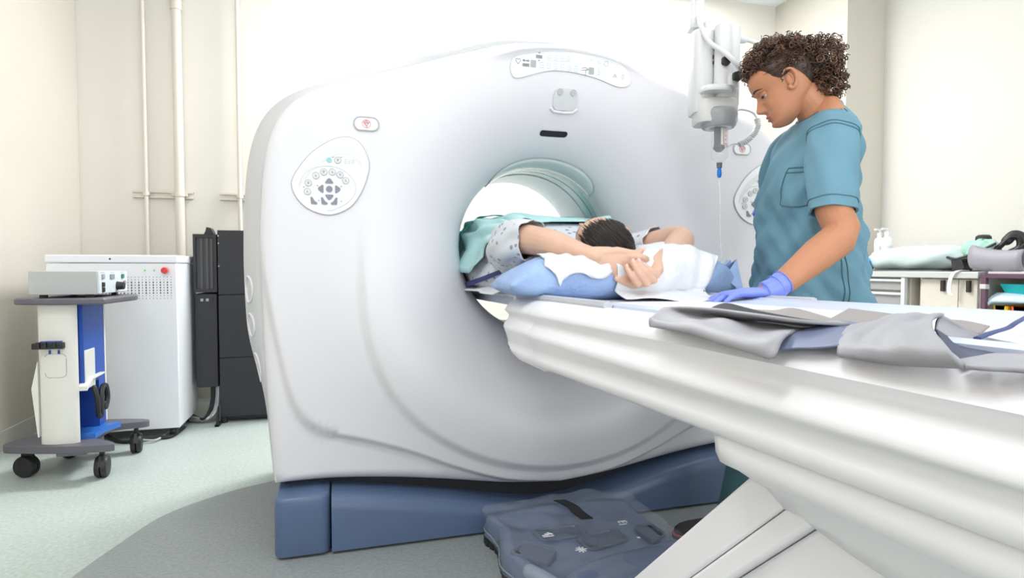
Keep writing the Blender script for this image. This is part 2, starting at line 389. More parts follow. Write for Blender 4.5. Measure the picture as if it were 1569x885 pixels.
# camera pad, slot and laser window
pad = drape(rrect(-.022, .072, 1.556, 1.63, .02), .006, n=48).out('sensor_pad', mat('grey sensor pad', (.66, .67, .69), .35), gantry)
for cx in (.0, .052): drape(circ(cx, 1.617, .0115), .010, n=20, k=3).out('sensor_eye', mat('grey lens', (.5, .5, .53), .25), pad)
G().tube([(x, float(yf(x, z))-.003, z) for x, z in [(-.026, 1.56), (-.015, 1.552), (.025, 1.549), (.062, 1.552), (.075, 1.562)]], .006, 8, rnd=True).out('pad_lip', WHITE, pad)
drape(rrect(-.053, .060, 1.469, 1.488, .0094), .0025, n=44, k=3).out('microphone_slot', mat('black slot', (.01, .01, .018), .6), gantry)
def bell_pt(t, ph, lift=0.):
    r = R1-(R1-R0)*math.sin(ph); y = YR*(1-math.cos(ph)); n = (-math.cos(ph), -math.sin(ph))  # outwards: away from plastic
    r2 = r - lift*math.sin(ph)*0 - lift*math.sin(ph); y2 = y - lift*math.cos(ph)
    return (r2*math.cos(t), y2, ZC+r2*math.sin(t))
rows = []; TW = math.radians(44)
for i in range(41):
    u = -1+2*i/40; t = PI/2-.05+u*TW*-1
    e = math.sqrt(max(1-abs(u)**5, 0)); p0 = math.radians(90-21*e-.2); p1 = math.radians(90)
    rows.append([bell_pt(t, p0+(p1-p0)*q, .003) for q in np.linspace(0, 1, 6)])
lw = G().grid(rows).out('laser_window', mat('grey laser window', (.74, .77, .785), .15, coat=.5), gantry, solid=.003)
G().tube([r[0] for r in rows], .0022, 6).out('window_edge', GREYL, lw)
# control panels left and right
egg = [(-.945, 1.24), (-.919, 1.293), (-.877, 1.344), (-.815, 1.386), (-.762, 1.397), (-.722, 1.372), (-.699, 1.315), (-.708, 1.259), (-.732, 1.203), (-.768, 1.16), (-.828, 1.137), (-.89, 1.153), (-.93, 1.19)]
inner = [(-.928, 1.235), (-.905, 1.283), (-.862, 1.327), (-.80, 1.363), (-.755, 1.362), (-.725, 1.325), (-.722, 1.27), (-.745, 1.205), (-.785, 1.167), (-.835, 1.15), (-.888, 1.168), (-.918, 1.2)]
lowr = [(-.923, 1.225), (-.912, 1.26), (-.88, 1.287), (-.835, 1.298), (-.79, 1.29), (-.755, 1.262), (-.742, 1.23), (-.752, 1.198), (-.787, 1.167), (-.835, 1.15), (-.888, 1.168), (-.918, 1.2)]
BTN = mat('pale button', (.72, .73, .75), .35); BTND = mat('slate button', (.22, .24, .29), .4); BTNT = mat('teal button', (.30, .62, .62), .4)
def control_panel(mx):
    f = lambda P: [(x+mx, z) for x, z in P]
    e = [tuple(p) for p in catmull(f(egg), 5, True)]
    cp = drape(e, .005, n=80).out('control_panel', PANEL, gantry)
    outline(e, .003, .0022, 90).out('panel_edge', GREYL if mx == 0 else GREYL, cp)
    # bevelled inner dish: shaded crescent and flat keypad
    i_ = [tuple(p) for p in catmull(f(inner), 5, True)]; l_ = [tuple(p) for p in catmull(f(lowr), 5, True)]
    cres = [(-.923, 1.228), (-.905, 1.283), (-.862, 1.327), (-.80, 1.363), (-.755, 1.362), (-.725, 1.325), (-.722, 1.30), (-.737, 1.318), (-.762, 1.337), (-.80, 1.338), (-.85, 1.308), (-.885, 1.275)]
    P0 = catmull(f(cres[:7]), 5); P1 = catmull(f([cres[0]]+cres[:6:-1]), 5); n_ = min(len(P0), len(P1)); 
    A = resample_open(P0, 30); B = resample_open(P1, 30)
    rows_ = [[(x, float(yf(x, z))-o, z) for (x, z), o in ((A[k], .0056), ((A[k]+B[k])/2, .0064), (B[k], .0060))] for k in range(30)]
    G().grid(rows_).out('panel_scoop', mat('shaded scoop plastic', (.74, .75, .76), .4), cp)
    G().tube([(x, float(yf(x, z))-.0055, z) for x, z in l_[:46]], .0013, 5).out('keypad_edge', PRINTL, cp)
    def key(poly, m, lift=.0085): return drape(f(poly), lift, n=20, k=3).out('button', m, cp)
    icons = G()
    for i, (x, z) in enumerate([(-.8, 1.319), (-.87, 1.265), (-.845, 1.278), (-.818, 1.279), (-.793, 1.271), (-.775, 1.252), (-.894, 1.240), (-.897, 1.212)]):
        key(circ(x, z, .0105), BTN)
        outline(f(circ(x, z, .0105)), .0086, .0009, 20).out('button_ring', GREYL, cp)
        strokes(icons, [[(-.5, .3), (.5, .3)], [(-.4, -.3), (.4, -.3)], [(0, .5), (0, -.5)]][(i % 2):], x+mx, z, .008, .0088, .0009)
    icons.out('button_icons', PRINT, cp)['kind'] = 'stuff'
    key(circ(-.827, 1.318, .0085), BTNT)
    cx, cz = -.828, 1.222
    key(circ(cx, cz, .0105), BTND)
    tri = [(-.0130, -.005), (-.0125, -.009), (.0125, -.009), (.0130, -.005), (.0035, .008), (-.0035, .008)]
    for a in (0, 90, 180, 270):
        c, s_ = math.cos(math.radians(a)), math.sin(math.radians(a))
        key([(cx+(u*c-(v+.0275)*s_), cz+(u*s_+(v+.0275)*c)) for u, v in tri], BTND)
    for q, sg in ((-.878, 1), (-.845, 1), (-.812, -1)):
        key([(q-.010*sg, 1.194), (q-.004*sg, 1.194), (q+.004*sg, 1.18), (q+.012*sg, 1.176), (q+.010*sg, 1.170), (q-.008*sg, 1.171)], BTND)
    ticks = G()
    for x, z in ((-.865, 1.232), (-.79, 1.232), (-.862, 1.183), (-.79, 1.183), (-.908, 1.226), (-.815, 1.328), (-.788, 1.330)):
        strokes(ticks, [[(-.6, 0), (.6, 0)]], x+mx, z, .004, .0062, .0014)
    ticks.out('panel_marks', PRINT, cp)['kind'] = 'stuff'
    dg = G()
    for i in range(3): seg_char(dg, '8', -.778+mx+.012*i, 1.31, .007, .012, .0058)
    dg.out('panel_digits', mat('ghost digits', (.80, .82, .84), .5), cp)['kind'] = 'stuff'
def resample_open(P, n):
    P = np.array(P); d = np.concatenate([[0], np.cumsum(np.hypot(*np.diff(P, axis=0).T))]); s = np.linspace(0, d[-1], n)
    return np.stack([np.interp(s, d, P[:, 0]), np.interp(s, d, P[:, 1])], 1)
control_panel(0); control_panel(1.70)
for cx in (-.706, .79):
    es = drape(rrect(cx-.04, cx+.04, 1.424, 1.468, .02), .004, n=48).out('stop_button', PANEL, gantry); es['label'] = 'oval emergency stop plate with a red ring symbol'
    outline(rrect(cx-.04, cx+.04, 1.424, 1.468, .02), .003, .0028, 60).out('stop_rim', mat('stop rim grey', (.5, .5, .51), .35), es)
    g = G(); strokes(g, [[(math.cos(a), math.sin(a)) for a in np.linspace(0, 2*PI, 25)], [(-.75, .45), (.75, .45), (0, -.85), (-.75, .45)], [(-.45, .2), (.45, .2), (0, -.5), (-.45, .2)], [(-.3, .75), (.3, .75)]], cx, 1.446, .0135, .005, .0011)
    g.out('stop_symbol', PINK, es)['kind'] = 'stuff'
# side grips on the left flank
def flank(y, z):
    t_ = PI-math.asin(max(-1, min(1, (z-ZC)/1.06))); 
    for _ in range(6): t_ = PI-math.asin((z-ZC)/float(Rout(t_)))
    w = abs(math.cos(t_))**.8*(.38+.62*float(sstep(.42, .8, z)))
    g_ = float(np.interp(y, [.082, .10, .16, .24, .35], [.004, .022, .055, .08, .095])); r = float(Rout(t_))+g_*w
    return (r*math.cos(t_)-.002, y, z)
for z0, z1 in ((.93, .84), (.80, .72), (.66, .56)):
    G().tube([flank(.16+.035*math.sin(a), (z0+z1)/2+(z0-z1)/2*math.cos(a)) for a in np.linspace(0, 2*PI, 25)], .004, 6).out('side_grip', WHITE, gantry)
# slate blue base: end block and dipped front beam
def base_prof(z1): return [(-.045, 0.012), (-.045, z1-.05), (-.040, z1-.022), (-.027, z1-.006), (-.005, z1), (.12, z1), (.9, z1), (.9, .012)]
BX = [-.832, -.635, -.408, -.3, -.216, -.13, -.04, .02, .092, .17, .255, .425, .587, .83, 1.0]; BZ = [.203, .172, .132, .108, .090, .075, .068, .069, .077, .094, .117, .159, .192, .205, .209]
xs = np.linspace(-.832, 1.0, 60); zs_ = np.interp(xs, BX, BZ); zs_ = np.convolve(np.pad(zs_, 2, 'edge'), np.ones(5)/5, 'valid')
G().loft([[(x, y, z) for y, z in base_prof(z1)] for x, z1 in zip(xs, zs_)]).out('base_beam', BLUEB, gantry, ang=50)
rr = rrect(-1.012, -.836, -.045, .9, .03, 4)
G().loft([[(-.924+(x+.924)*s, .43+(y-.43)*(1-(1-s)*.2), z) for x, y in rr] for z, s in ((.012, .985), (.02, 1), (.17, 1), (.192, .985), (.203, .95), (.206, .88))]).out('base_end_block', BLUEB, gantry, ang=50)
G().box(-.99, .98, -.02, .88, 0, .013).out('base_plinth', DARK, gantry, smooth=False)
G().box(-.99, .99, .10, .85, .06, .30).out('tilt_cradle', mat('dark gap metal', (.02, .02, .024), .6), gantry, smooth=False)
# ------------------------------------------------------------------ patient table
table = thing('patient_table', 'white scanner patient table with a blue grey cradle, on a slanted lift leg', 'table', (0, -1.3, 0))
def zt(y): return .866+.012*(-y)
def zD(y): return .683+.040*(-y)
def prof(y, hw, zb=None, top=None):
    """right half from centre top to centre bottom"""
    t = zt(y) if top is None else top
    A = .813+.018*(-y); B = .773+.020*(-y); Cz = .713+.042*(-y); D = zD(y) if zb is None else zb
    k = hw-.32
    P = [(0, t-.004), (.20+k, t-.004), (.262+k, t), (.292+k, t-.004), (.315+k, t-.016), (.326+k, t-.032), (.324+k, A+.010), (.315+k, A+.002), (.311+k, A-.006), (.316+k, (A*.55+B*.45)), (.327+k, B+.010), (.330+k, B), (.327+k, B-.008), (.317+k, Cz+.012), (.313+k, Cz), (.316+k, Cz-.012), (.316+k, D+.004), (.305+k, D-.004), (0, D-.004)]
    P = [(x, max(z, D-.004)) for x, z in P]
    return P
def ring_(y, **k):
    P = prof(y, **k); return [(x, y, z) for x, z in P]+[(-x, y, z) for x, z in P[-2:0:-1]]
G().loft([ring_(y, hw=h) for y, h in [(-.60, .305), (-.606, .318), (-.62, .322)]+[(y, .322) for y in np.linspace(-.75, -2.7, 14)]]).out('table_body', TABW, table, ang=60)
G().loft([ring_(y, hw=h, zb=b, top=t) for y, h, b, t in ((-.272, .265, .80, .838), (-.28, .285, .775, .852), (-.30, .298, .748, .862), (-.335, .306, .722, .867), (-.39, .310, .703, .870), (-.46, .312, .696, None), (-.66, .312, .70, None))]).out('table_nose', TABW, table, ang=60)
# cradle that slides into the bore, with raised side rails
def cr(y, w=.25):
    t = zt(y)-.003
    P = [(-w, t+.008), (-w+.012, t+.012), (-w+.03, t+.006), (-w*.5, t-.004), (0, t-.008), (w*.5, t-.004), (w-.03, t+.006), (w-.012, t+.012), (w, t+.008), (w, t-.03), (w*.6, t-.045), (-w*.6, t-.045), (-w, t-.03)]
    return [(x, y, z) for x, z in P]
G().loft([cr(y) for y in np.linspace(-2.6, 1.25, 26)]).out('cradle', CRAD, table, ang=50)
for sx in (-1, 1):
    G().tube([(sx*.262, y, zt(y)+.004) for y in np.linspace(-.95, 1.1, 12)], .011, 8, flat=.9).out('cradle_rail', mat('grey rail', (.50, .52, .56), .4), table)
G().box(-.278, -.245, -.335, -.31, zt(-.3)-.01, zt(-.3)+.020).out('rail_clip', WHITE, table, bevel=.003)
# lower housing
def hp(y, zb, hw=.30):
    D = zD(y)-.004; b = zb
    P = [(0, D), (hw, D), (hw+.006, D-.006), (hw+.004, max(D-.036, b)), (hw-.006, max(D-.042, b)), (hw-.03, max(D-.058, b)), (hw-.048, max(D-.085, b)), (hw-.058, max(b+.004, b)), (hw-.07, b), (0, b)]
    return [(x, y, z) for x, z in P]+[(-x, y, z) for x, z in P[-2:0:-1]]
st = [(-1.352, .0, .25), (-1.356, .010, .28), (-1.366, .025, .294), (-1.385, .045, .30), (-1.41, .066, .30), (-1.445, .085, .30), (-1.48, .097, .30), (-1.54, .108, .30), (-1.62, .117, .30), (-2.0, .13, .30), (-2.7, .14, .30)]
G().loft([hp(y, zD(y)-.006-d, h) for y, d, h in st]).out('lower_housing', TABW, table, ang=60)
# slanted lift leg with a seam, and the second leg behind it
def leg(y0, y1, w, name, z0=.665, dy=.70):
    return G().prism([(y0, z0), (y1, z0), (y1+dy, 0), (y0+dy, 0)], -w, w, 'x').out(name, TABW, table, bevel=.006)
leg(-1.365, -1.452, .242, 'lift_leg'); leg(-1.454, -1.502, .242, 'lift_leg'); leg(-1.503, -1.86, .225, 'lift_leg')
G().box(-.225, .225, -2.6, -1.85, 0, .66).out('table_pedestal', TABW, table, bevel=.02)
# ------------------------------------------------------------------ white electronics cabinet
CABW = mat('white cabinet enamel', (.90, .91, .95), .4)
cab = thing('power_cabinet', 'white power cabinet with a red emergency knob and a perforated vent, by the left wall', 'cabinet', (-1.98, 1.8, 0))
G().box(-2.30, -1.678, 1.62, 2.06, .055, .985).out('cabinet_body', CABW, cab, bevel=.006)
G().box(-2.303, -1.674, 1.614, 2.064, .987, 1.03).out('cabinet_top', CABW, cab, bevel=.006)
G().tube([(-2.0, 1.612, 1.008), (-2.0, 1.616, 1.008)], .005, 10).out('key_hole', DARK, cab)
gh = G()
for r in range(9):
    for c in range(21):
        s = .0022 if r in (0, 1, 7, 8) else (.0042 if c % 2 else .0030)
        x, z = -2.06+.0176*c, .790+.0148*r
        gh.add([(x-s*.7, 1.6195, z-s), (x+s*.7, 1.6195, z-s), (x+s*.7, 1.6195, z+s), (x-s*.7, 1.6195, z+s)], [(0, 1, 2, 3)])
o = gh.out('vent_holes', DARK, cab, smooth=False); o['kind'] = 'stuff'
G().lathe([(0.001, -.034), (.015, -.034), (.018, -.028), (.016, -.014), (.010, -.01), (.010, 0)], 20, (-1.733, 1.62, .945), 'y').out('emergency_knob', REDM, cab)
G().lathe([(.021, -.003), (.021, 0)], 24, (-1.733, 1.62, .945), 'y').out('knob_plate', mat('pale plate', (.78, .75, .72), .4), cab)
for x in (-1.79, -1.835): G().lathe([(.001, -.003), (.005, -.003), (.005, 0)], 12, (x, 1.62, .945), 'y').out('status_light', mat('green indicator', (.25, .72, .25), .3), cab)
for x, y in ((-2.25, 1.67), (-1.72, 1.67), (-2.25, 2.0), (-1.72, 2.0)):
    G().lathe([(.024, -.018), (.028, -.012), (.028, .012), (.024, .018)], 18, (x, y, .028), 'x').box(x-.012, x+.012, y-.012, y+.012, .04, .06).out('caster', DARK, cab)
def cable(pts, r, m, name, label):
    o = G().tube(catmull(pts, 6), r, 8, rnd=True).out(name, m); return tag(o, label, 'cable')
cable([(-2.1, 1.75, .02), (-1.98, 1.6, .01), (-1.9, 1.57, .01), (-1.8, 1.6, .012), (-1.72, 1.62, .012), (-1.7, 1.8, .012)], .010, DARK, 'floor_cable', 'black cable on the floor under the white cabinet')
cable([(-1.95, 1.72, .02), (-1.89, 1.56, .03), (-1.84, 1.545, .02), (-1.78, 1.56, .012), (-1.76, 1.7, .012)], .006, mat('silver cable', (.5, .5, .5), .35), 'floor_cable', 'silver cable with a red band on the floor under the white cabinet')
# ------------------------------------------------------------------ black computer rack
rack = thing('computer_rack', 'tall black three-section computer cabinet between the white cabinet and the scanner', 'cabinet', (-1.28, 2.1, 0))
for z0, z1 in ((.035, .403), (.405, .793), (.795, 1.19)):
    G().box(-1.518, -1.03, 1.885, 2.4, z0, z1).out('cabinet_section', DARKM, rack, bevel=.004)
G().box(-1.49, -1.06, 1.92, 2.36, 0.012, .035).out('plinth', DARK, rack)
for x, y in ((-1.5, 1.9), (-1.05, 1.9), (-1.5, 2.38), (-1.05, 2.38)): G().tube([(x, y, 0), (x, y, .036)], .02, 10).out('foot', DARK, rack)
G().prism([(-1.53, 0), (-1.515, .0), (-1.512, .12), (-1.518, .12)], 1.80, 1.83, 'y').box(-1.535, -1.51, 1.80, 1.9, 0, .012).out('anchor_bracket', DARK, rack)
for z in (1.155, .97, 1.11): G().lathe([(.001, -.003), (.004, -.003), (.004, 0)], 10, (-1.512, 1.885, z), 'y').out('screw', STEEL, rack)
wr = thing('wall_cabinet', 'slim black cabinet hung on the back wall, with a smoked window and cables below', 'cabinet', (-1.58, 2.3, .22))
G().box(-1.652, -1.528, 1.90, YB, .225, .80).out('lower_case', DARKM, wr, bevel=.004)
G().box(-1.652, -1.528, 1.93, YB, .81, 1.165).box(-1.655, -1.64, 1.895, 1.94, .81, 1.165).box(-1.542, -1.526, 1.895, 1.94, .81, 1.165).box(-1.64, -1.542, 1.895, 1.94, 1.145, 1.165).box(-1.64, -1.542, 1.895, 1.94, .81, .83).out('upper_case', DARKM, wr, smooth=False)
G().box(-1.64, -1.542, 1.912, 1.916, .83, 1.145).out('smoked_window', mat('smoked acrylic', (.05, .05, .055), .25), wr)
for x in (-1.618, -1.587, -1.562): G().box(x, x+.014, 1.905, 1.913, .83, 1.14).out('window_bar', mat('dark grey strip', (.07, .07, .075), .5), wr)
G().box(-1.645, -1.552, 1.894, 1.902, .745, .785).out('switch_plate', DARK, wr)
for x in (-1.61, -1.58): G().box(x-.008, x+.008, 1.888, 1.896, .755, .772).out('switch', GREYM, wr, bevel=.002)
G().prism([(-1.6, 1.165), (-1.545, 1.165), (-1.55, 1.185), (-1.56, 1.205), (-1.585, 1.21), (-1.59, 1.185)], 1.92, 2.0, 'y').out('cable_gland', DARKM, wr, bevel=.003)
for i, (r, m) in enumerate(((.011, STEEL), (.009, mat('grey conduit', (.36, .37, .40), .4)), (.010, DARK), (.009, DARK))):
    dx = .013*i
    G().tube(catmull([(-1.535-dx, 1.95, .235), (-1.535-dx, 1.945, .15), (-1.55-dx, 1.93, .07), (-1.60-dx*.5, 1.9, .03), (-1.70, 1.95+.02*i, .018+.014*(i % 2))], 7), r, 8).out('flex_conduit', m, wr)
# ------------------------------------------------------------------ wheeled cart with a control box
CARTG = mat('slate grey cart plastic', (.13, .125, .15), .45); CARTC = mat('cream cart panel', (.80, .79, .74), .45); BLUE = mat('cobalt blue panel', (.012, .075, .40), .4)
cart = thing('equipment_cart', 'grey and cream wheeled cart with a cobalt blue side, standing before the white cabinet', 'cart', (-2.0, 1.25, 0))
tp = [tuple(p) for p in catmull([(-2.185, 1.04), (-2.10, .985), (-1.97, .96), (-1.845, .965), (-1.81, 1.0), (-1.80, 1.15), (-1.79, 1.33), (-1.84, 1.42), (-2.0, 1.44), (-2.18, 1.42), (-2.20, 1.25)], 5, True)]
G().prism(tp, .796, .824, 'z').out('cart_shelf', CARTG, cart, bevel=.007)
cm = catmull([(-2.102, 1.06), (-2.09, 1.035), (-2.03, 1.015), (-1.965, 1.015), (-1.942, 1.03)], 5)
G().prism([tuple(p) for p in cm]+[(-1.95, 1.05), (-2.09, 1.07)], .165, .796, 'z').out('front_panel', CARTC, cart)
G().box(-2.08, -1.93, 1.055, 1.295, .42, .796).out('blue_panel', BLUE, cart, smooth=False)
G().box(-2.08, -1.93, 1.22, 1.295, .19, .42).box(-2.08, -2.065, 1.055, 1.22, .19, .42).out('blue_panel', BLUE, cart, smooth=False)
G().prism([(-2.04, 1.08), (-1.90, 1.08), (-1.895, 1.2), (-1.86, 1.28), (-2.04, 1.285)], .165, .19, 'z').out('blue_floor', mat('bright blue panel', (.03, .16, .55), .4), cart)
G().box(-2.06, -1.928, 1.296, 1.31, .2, .79).out('white_edge', CARTC, cart, smooth=False)
G().box(-1.935, -1.925, 1.06, 1.17, .40, .58).out('side_sleeve', mat('pale sleeve', (.70, .70, .66), .5), cart, bevel=.004)
G().prism([(1.03, .42), (1.10, .45), (1.24, .452), (1.24, .446), (1.10, .44), (1.03, .40)], -1.95, -1.91, 'x').out('side_hook', CARTC, cart)
G().prism([(-2.125, .42), (-2.10, .54), (-2.10, .20), (-2.105, .2)], 1.03, 1.2, 'y').out('left_sleeve', CARTC, cart)
bp = [tuple(p) for p in catmull([(-2.26, 1.08), (-2.15, 1.02), (-1.95, .965), (-1.80, .955), (-1.80, .99), (-1.86, 1.05), (-1.91, 1.10), (-1.92, 1.3), (-1.88, 1.34), (-1.79, 1.36), (-1.765, 1.39), (-1.83, 1.43), (-2.0, 1.46), (-2.14, 1.40), (-2.2, 1.25)], 5, True)]
G().prism(bp, .132, .166, 'z').out('cart_base', CARTG, cart, bevel=.007)
G().box(-2.06, -1.94, 1.08, 1.3, .09, .132).out('counterweight', mat('grey weight', (.24, .25, .29), .5), cart, bevel=.004)
for x, y, a in ((-2.19, 1.12, 75), (-1.855, 1.02, 5), (-1.825, 1.385, 10), (-2.12, 1.38, 60)):
    M = Matrix.Translation((x, y, 0)) @ Matrix.Rotation(math.radians(a), 4, 'Z')
    c = G().lathe([(.02, -.026), (.044, -.024), (.05, -.016), (.05, -.003), (.036, 0), (.05, .003), (.05, .016), (.044, .024), (.02, .026)], 24, (0, 0, .05), 'x', M=M).out('caster', DARK, cart)
    G().tube([(0, -.0, .05), (0, .0, .135)], .011, 10, M=M).prism([(-.05, .06), (-.03, .105), (.02, .112), (.02, .06)], -.006, .006, 'x', M=M).out('caster_fork', DARK, c)
clip = G().box(-2.102, -1.985, .985, 1.02, .60, .627).out('clip_bar', DARK, cart, bevel=.004)
for x in (-2.075, -2.05, -2.015): G().tube([(x, .983, .607), (x, .983, .632)], .008, 8).out('clip_peg', DARK, clip)
G().box(-2.072, -1.995, .995, 1.012, .627, .634).out('clip_strip', mat('blue strip', (.05, .09, .38), .4), clip)
P = rrect(-2.068, -1.982, .468, .575, .02); 
def cartfront(x): return float(np.interp(x, [p[0] for p in cm], [p[1] for p in cm]))-.0012
lo = [(x, cartfront(x), z) for x, z in P]
G().tube(lo[12:]+lo[:1], .0011, 5).tube(lo[1:11], .0011, 5).out('outline_mark', PRINT, cart)
for x in (-2.045, -2.009): G().box(x-.004, x+.004, cartfront(x)-.003, cartfront(x)+.004, .575, .592).out('blue_tab', BLUE, cart)
for x0, x1 in ((-2.082, -2.042), (-2.012, -1.987)): G().tube([(x0, cartfront(x0), .597), (x1, cartfront(x1), .597)], .0012, 5).out('print_line', PRINT, cart)
G().tube(catmull([(-1.908, 1.10, .40), (-1.895, 1.10, .34), (-1.90, 1.12, .27), (-1.90, 1.15, .255), (-1.895, 1.14, .30), (-1.90, 1.17, .38), (-1.895, 1.2, .39), (-1.895, 1.22, .33), (-1.895, 1.19, .285), (-1.895, 1.17, .31)], 5), .012, 8, rnd=True).out('coiled_lead', DARK, cart)
box = thing('control_box', 'grey electronics box with a black knob and buttons on the cart shelf', 'device', (-1.98, 1.2, .83))
BOXG = mat('light grey box enamel', (.50, .52, .52), .5)
G().box(-2.125, -1.862, 1.03, 1.40, .838, .945).out('box_case', BOXG, box, bevel=.003)
G().box(-1.862, -1.855, 1.035, 1.40, .842, .942).out('face_panel', mat('pale blue panel', (.68, .74, .78), .4), box)
for x, y in ((-2.08, 1.06), (-1.9, 1.06), (-2.08, 1.36), (-1.9, 1.36)): G().box(x-.012, x+.012, y-.012, y+.012, .824, .839).out('foot', DARK, box)
G().lathe([(.001, .03), (.018, .03), (.020, .005), (.022, 0)], 16, (-1.855, 1.26, .872), 'x').out('knob', DARK, box)
for y, z, m, s in ((1.08, .92, GREYM, .014), (1.08, .882, DARK, .013), (1.08, .858, DARK, .013), (1.19, .918, mat('screen grey', (.25, .30, .30), .2), .024), (1.33, .918, mat('green button', (.02, .22, .13), .4), .015), (1.36, .885, GREYM, .013)):
    G().box(-1.856, -1.849, y-s, y+s, z-.011, z+.011).out('button', m, box, bevel=.002)
for y in (1.08, 1.2, 1.33): G().box(-1.8555, -1.8545, y-.022, y+.022, .936, .939).out('print_line', PRINT, box)
# ------------------------------------------------------------------ figure helpers
def head_shell(g, M, nz=84, na=96, wide=1.):
    """head in its own frame: x forward, y left, z up, origin between the ears"""
    Z = [-.110, -.106, -.100, -.090, -.076, -.062, -.050, -.035, -.015, .005, .02, .035, .05, .07, .09, .105, .113, .117]
    Fm = [.050, .066, .076, .083, .081, .083, .083, .084, .086, .083, .0885, .0925, .0935, .089, .074, .050, .026, .0]
    Bk = [.030, .022, .008, -.004, -.018, -.034, -.056, -.074, -.087, -.094, -.097, -.098, -.096, -.088, -.070, -.045, -.02, -.002]
    Wd = [.008, .020, .030, .041, .050, .056, .060, .064, .068, .0715, .074, .076, .076, .071, .058, .038, .018, .001]
    zz = np.concatenate([[-.110, -.1085], np.linspace(-.106, .112, nz), [.1145, .1162, .117]])
    rings = []
    fm, bk, wd = (np.interp(zz, Z, q) for q in (Fm, Bk, Wd))
    for q in (fm, bk, wd):
        q[3:-4] = np.convolve(np.pad(q, 2, 'edge'), [.1, .2, .4, .2, .1], 'valid')[3:-4]
    a = np.linspace(0, 2*PI, na, endpoint=False)
    for z, f, b, w in zip(zz, fm, bk, wd):
        cx = b + (f-b)*.47; c, s = np.cos(a), np.sin(a)
        x = np.where(c > 0, cx+(f-cx)*np.abs(c)**.86, cx-(cx-b)*np.abs(c)**.95)
        y = w*wide*np.sign(s)*np.abs(s)**.92
        fr = np.clip(c, 0, 1)**.5
        ay = np.abs(y)
        n = np.interp(z, [-.050, -.046, -.041, -.036, -.031, -.024, -.012, 0, .010, .02], [0, .003, .014, .0235, .0262, .0225, .0145, .0085, .004, 0])
        sg = np.interp(z, [-.046, -.038, -.03, -.02, 0, .02], [.012, .0125, .0105, .0078, .0065, .008])
        d = n*np.exp(-(ay/sg)**2)
        d += .006*math.exp(-((z+.038)/.006)**2)*np.exp(-((ay-.0125)/.005)**2)          # nostril wings
        d += (.0062*math.exp(-((z+.0585)/.0045)**2)+.0058*math.exp(-((z+.071)/.005)**2)-.0035*math.exp(-((z+.0648)/.0022)**2)-.003*math.exp(-((z+.080)/.004)**2))*np.exp(-(ay/.019)**2)
        d += .006*math.exp(-((z+.095)/.010)**2)*np.exp(-(ay/.018)**2)                   # chin
        d -= .0085*math.exp(-((z-.006)/.010)**2)*np.exp(-((ay-.031)/.014)**2)           # eye sockets
        d += .0035*math.exp(-((z-.004)/.006)**2)*np.exp(-((ay-.031)/.011)**2)           # lids
        d += .0035*math.exp(-((z-.024)/.008)**2)*np.exp(-((ay-.026)/.018)**2)           # brow
        d += .004*math.exp(-((z+.028)/.018)**2)*np.exp(-((ay-.044)/.014)**2)            # cheek
        x = x + d*fr
        rings.append(np.stack([x, y, np.full(na, z)], 1).tolist())
    return g.loft(rings, M=M)
def face_pt(z, y):
    """rough front surface of the head at height z, sideways y"""
    f = np.interp(z, [-.1, -.076, -.062, -.05, -.015, .005, .02, .035, .05], [.076, .081, .083, .083, .086, .083, .0885, .0925, .0935])
    w = np.interp(z, [-.1, -.076, -.05, -.015, .005, .02, .035, .05], [.03, .05, .06, .068, .0715, .074, .076, .076]); b = -.09
    cx = b+(f-b)*.47
    s = min(abs(y)/w, 1)**(1/.92); c = math.sqrt(max(1-s*s, 0)); return cx+(f-cx)*c**.86
def hand(g, M, curl=(20, 22, 25, 28), spread=1., thumb=(25, -.2), side=1, pl=.09, scale=1.):
    """palm and five fingers; x along the fingers, y to the thumb side (times side), z out of the back of the hand"""
    MM = M @ Matrix.Scale(scale, 4)
    y = lambda v: v*side
    g.tube([(-.03, 0, 0), (0, y(.0), 0), (.025, y(.002), 0), (.06, y(0), 0), (.088, y(-.001), -.001)], [.026, .027, .036, .041, .039], 20, flat=[.75, .62, .42, .36, .28], up=(0, 0, 1), rnd=True, M=MM)
    for i, (fy, ln, r) in enumerate(((.029, .072, .0092), (.0095, .080, .0094), (-.010, .073, .009), (-.028, .057, .0080))):
        a = math.radians((9-6.2*i)*spread); p = Vector((pl-.012 if i < 3 else pl-.020, y(fy), -.001)); pts = [p-Vector((.012, 0, 0)), p]; ang = math.radians(curl[i])*.45
        for k, fr in enumerate((.45, .30, .25)):
            d = Vector((math.cos(a)*math.cos(ang), y(math.sin(a))*math.cos(ang), -math.sin(ang))); p = p + d*ln*fr
            pts.append(p.copy()); ang += math.radians(curl[i])*(.9 if k == 0 else .55)
        g.tube(pts, [r*1.05, r*1.08, r*1.02, r*.92, r*.78], 12, rnd=True, up=(0, 0, 1), M=MM)
    ta, tz = math.radians(thumb[0]), thumb[1]
    p = Vector((.012, y(.022), -.008)); pts = [p]; r = [.016]
    for ln, rr, da in ((.035, .0125, 18), (.032, .0105, 0), (.024, .0082, -12)):
        d = Vector((math.cos(ta+math.radians(da)), y(math.sin(ta+math.radians(da))), tz)).normalized(); p = p+d*ln; pts.append(p.copy()); r.append(rr)
    g.tube(pts, r, 12, rnd=True, up=(0, 0, 1), M=MM)
    return g
def frame(o, x, z):
    """matrix with x axis along x and z axis near z"""
    x = Vector(x).normalized(); z = Vector(z); z = (z-x*z.dot(x)).normalized(); y = z.cross(x)
    return Matrix(((x.x, y.x, z.x, o[0]), (x.y, y.y, z.y, o[1]), (x.z, y.z, z.z, o[2]), (0, 0, 0, 1)))
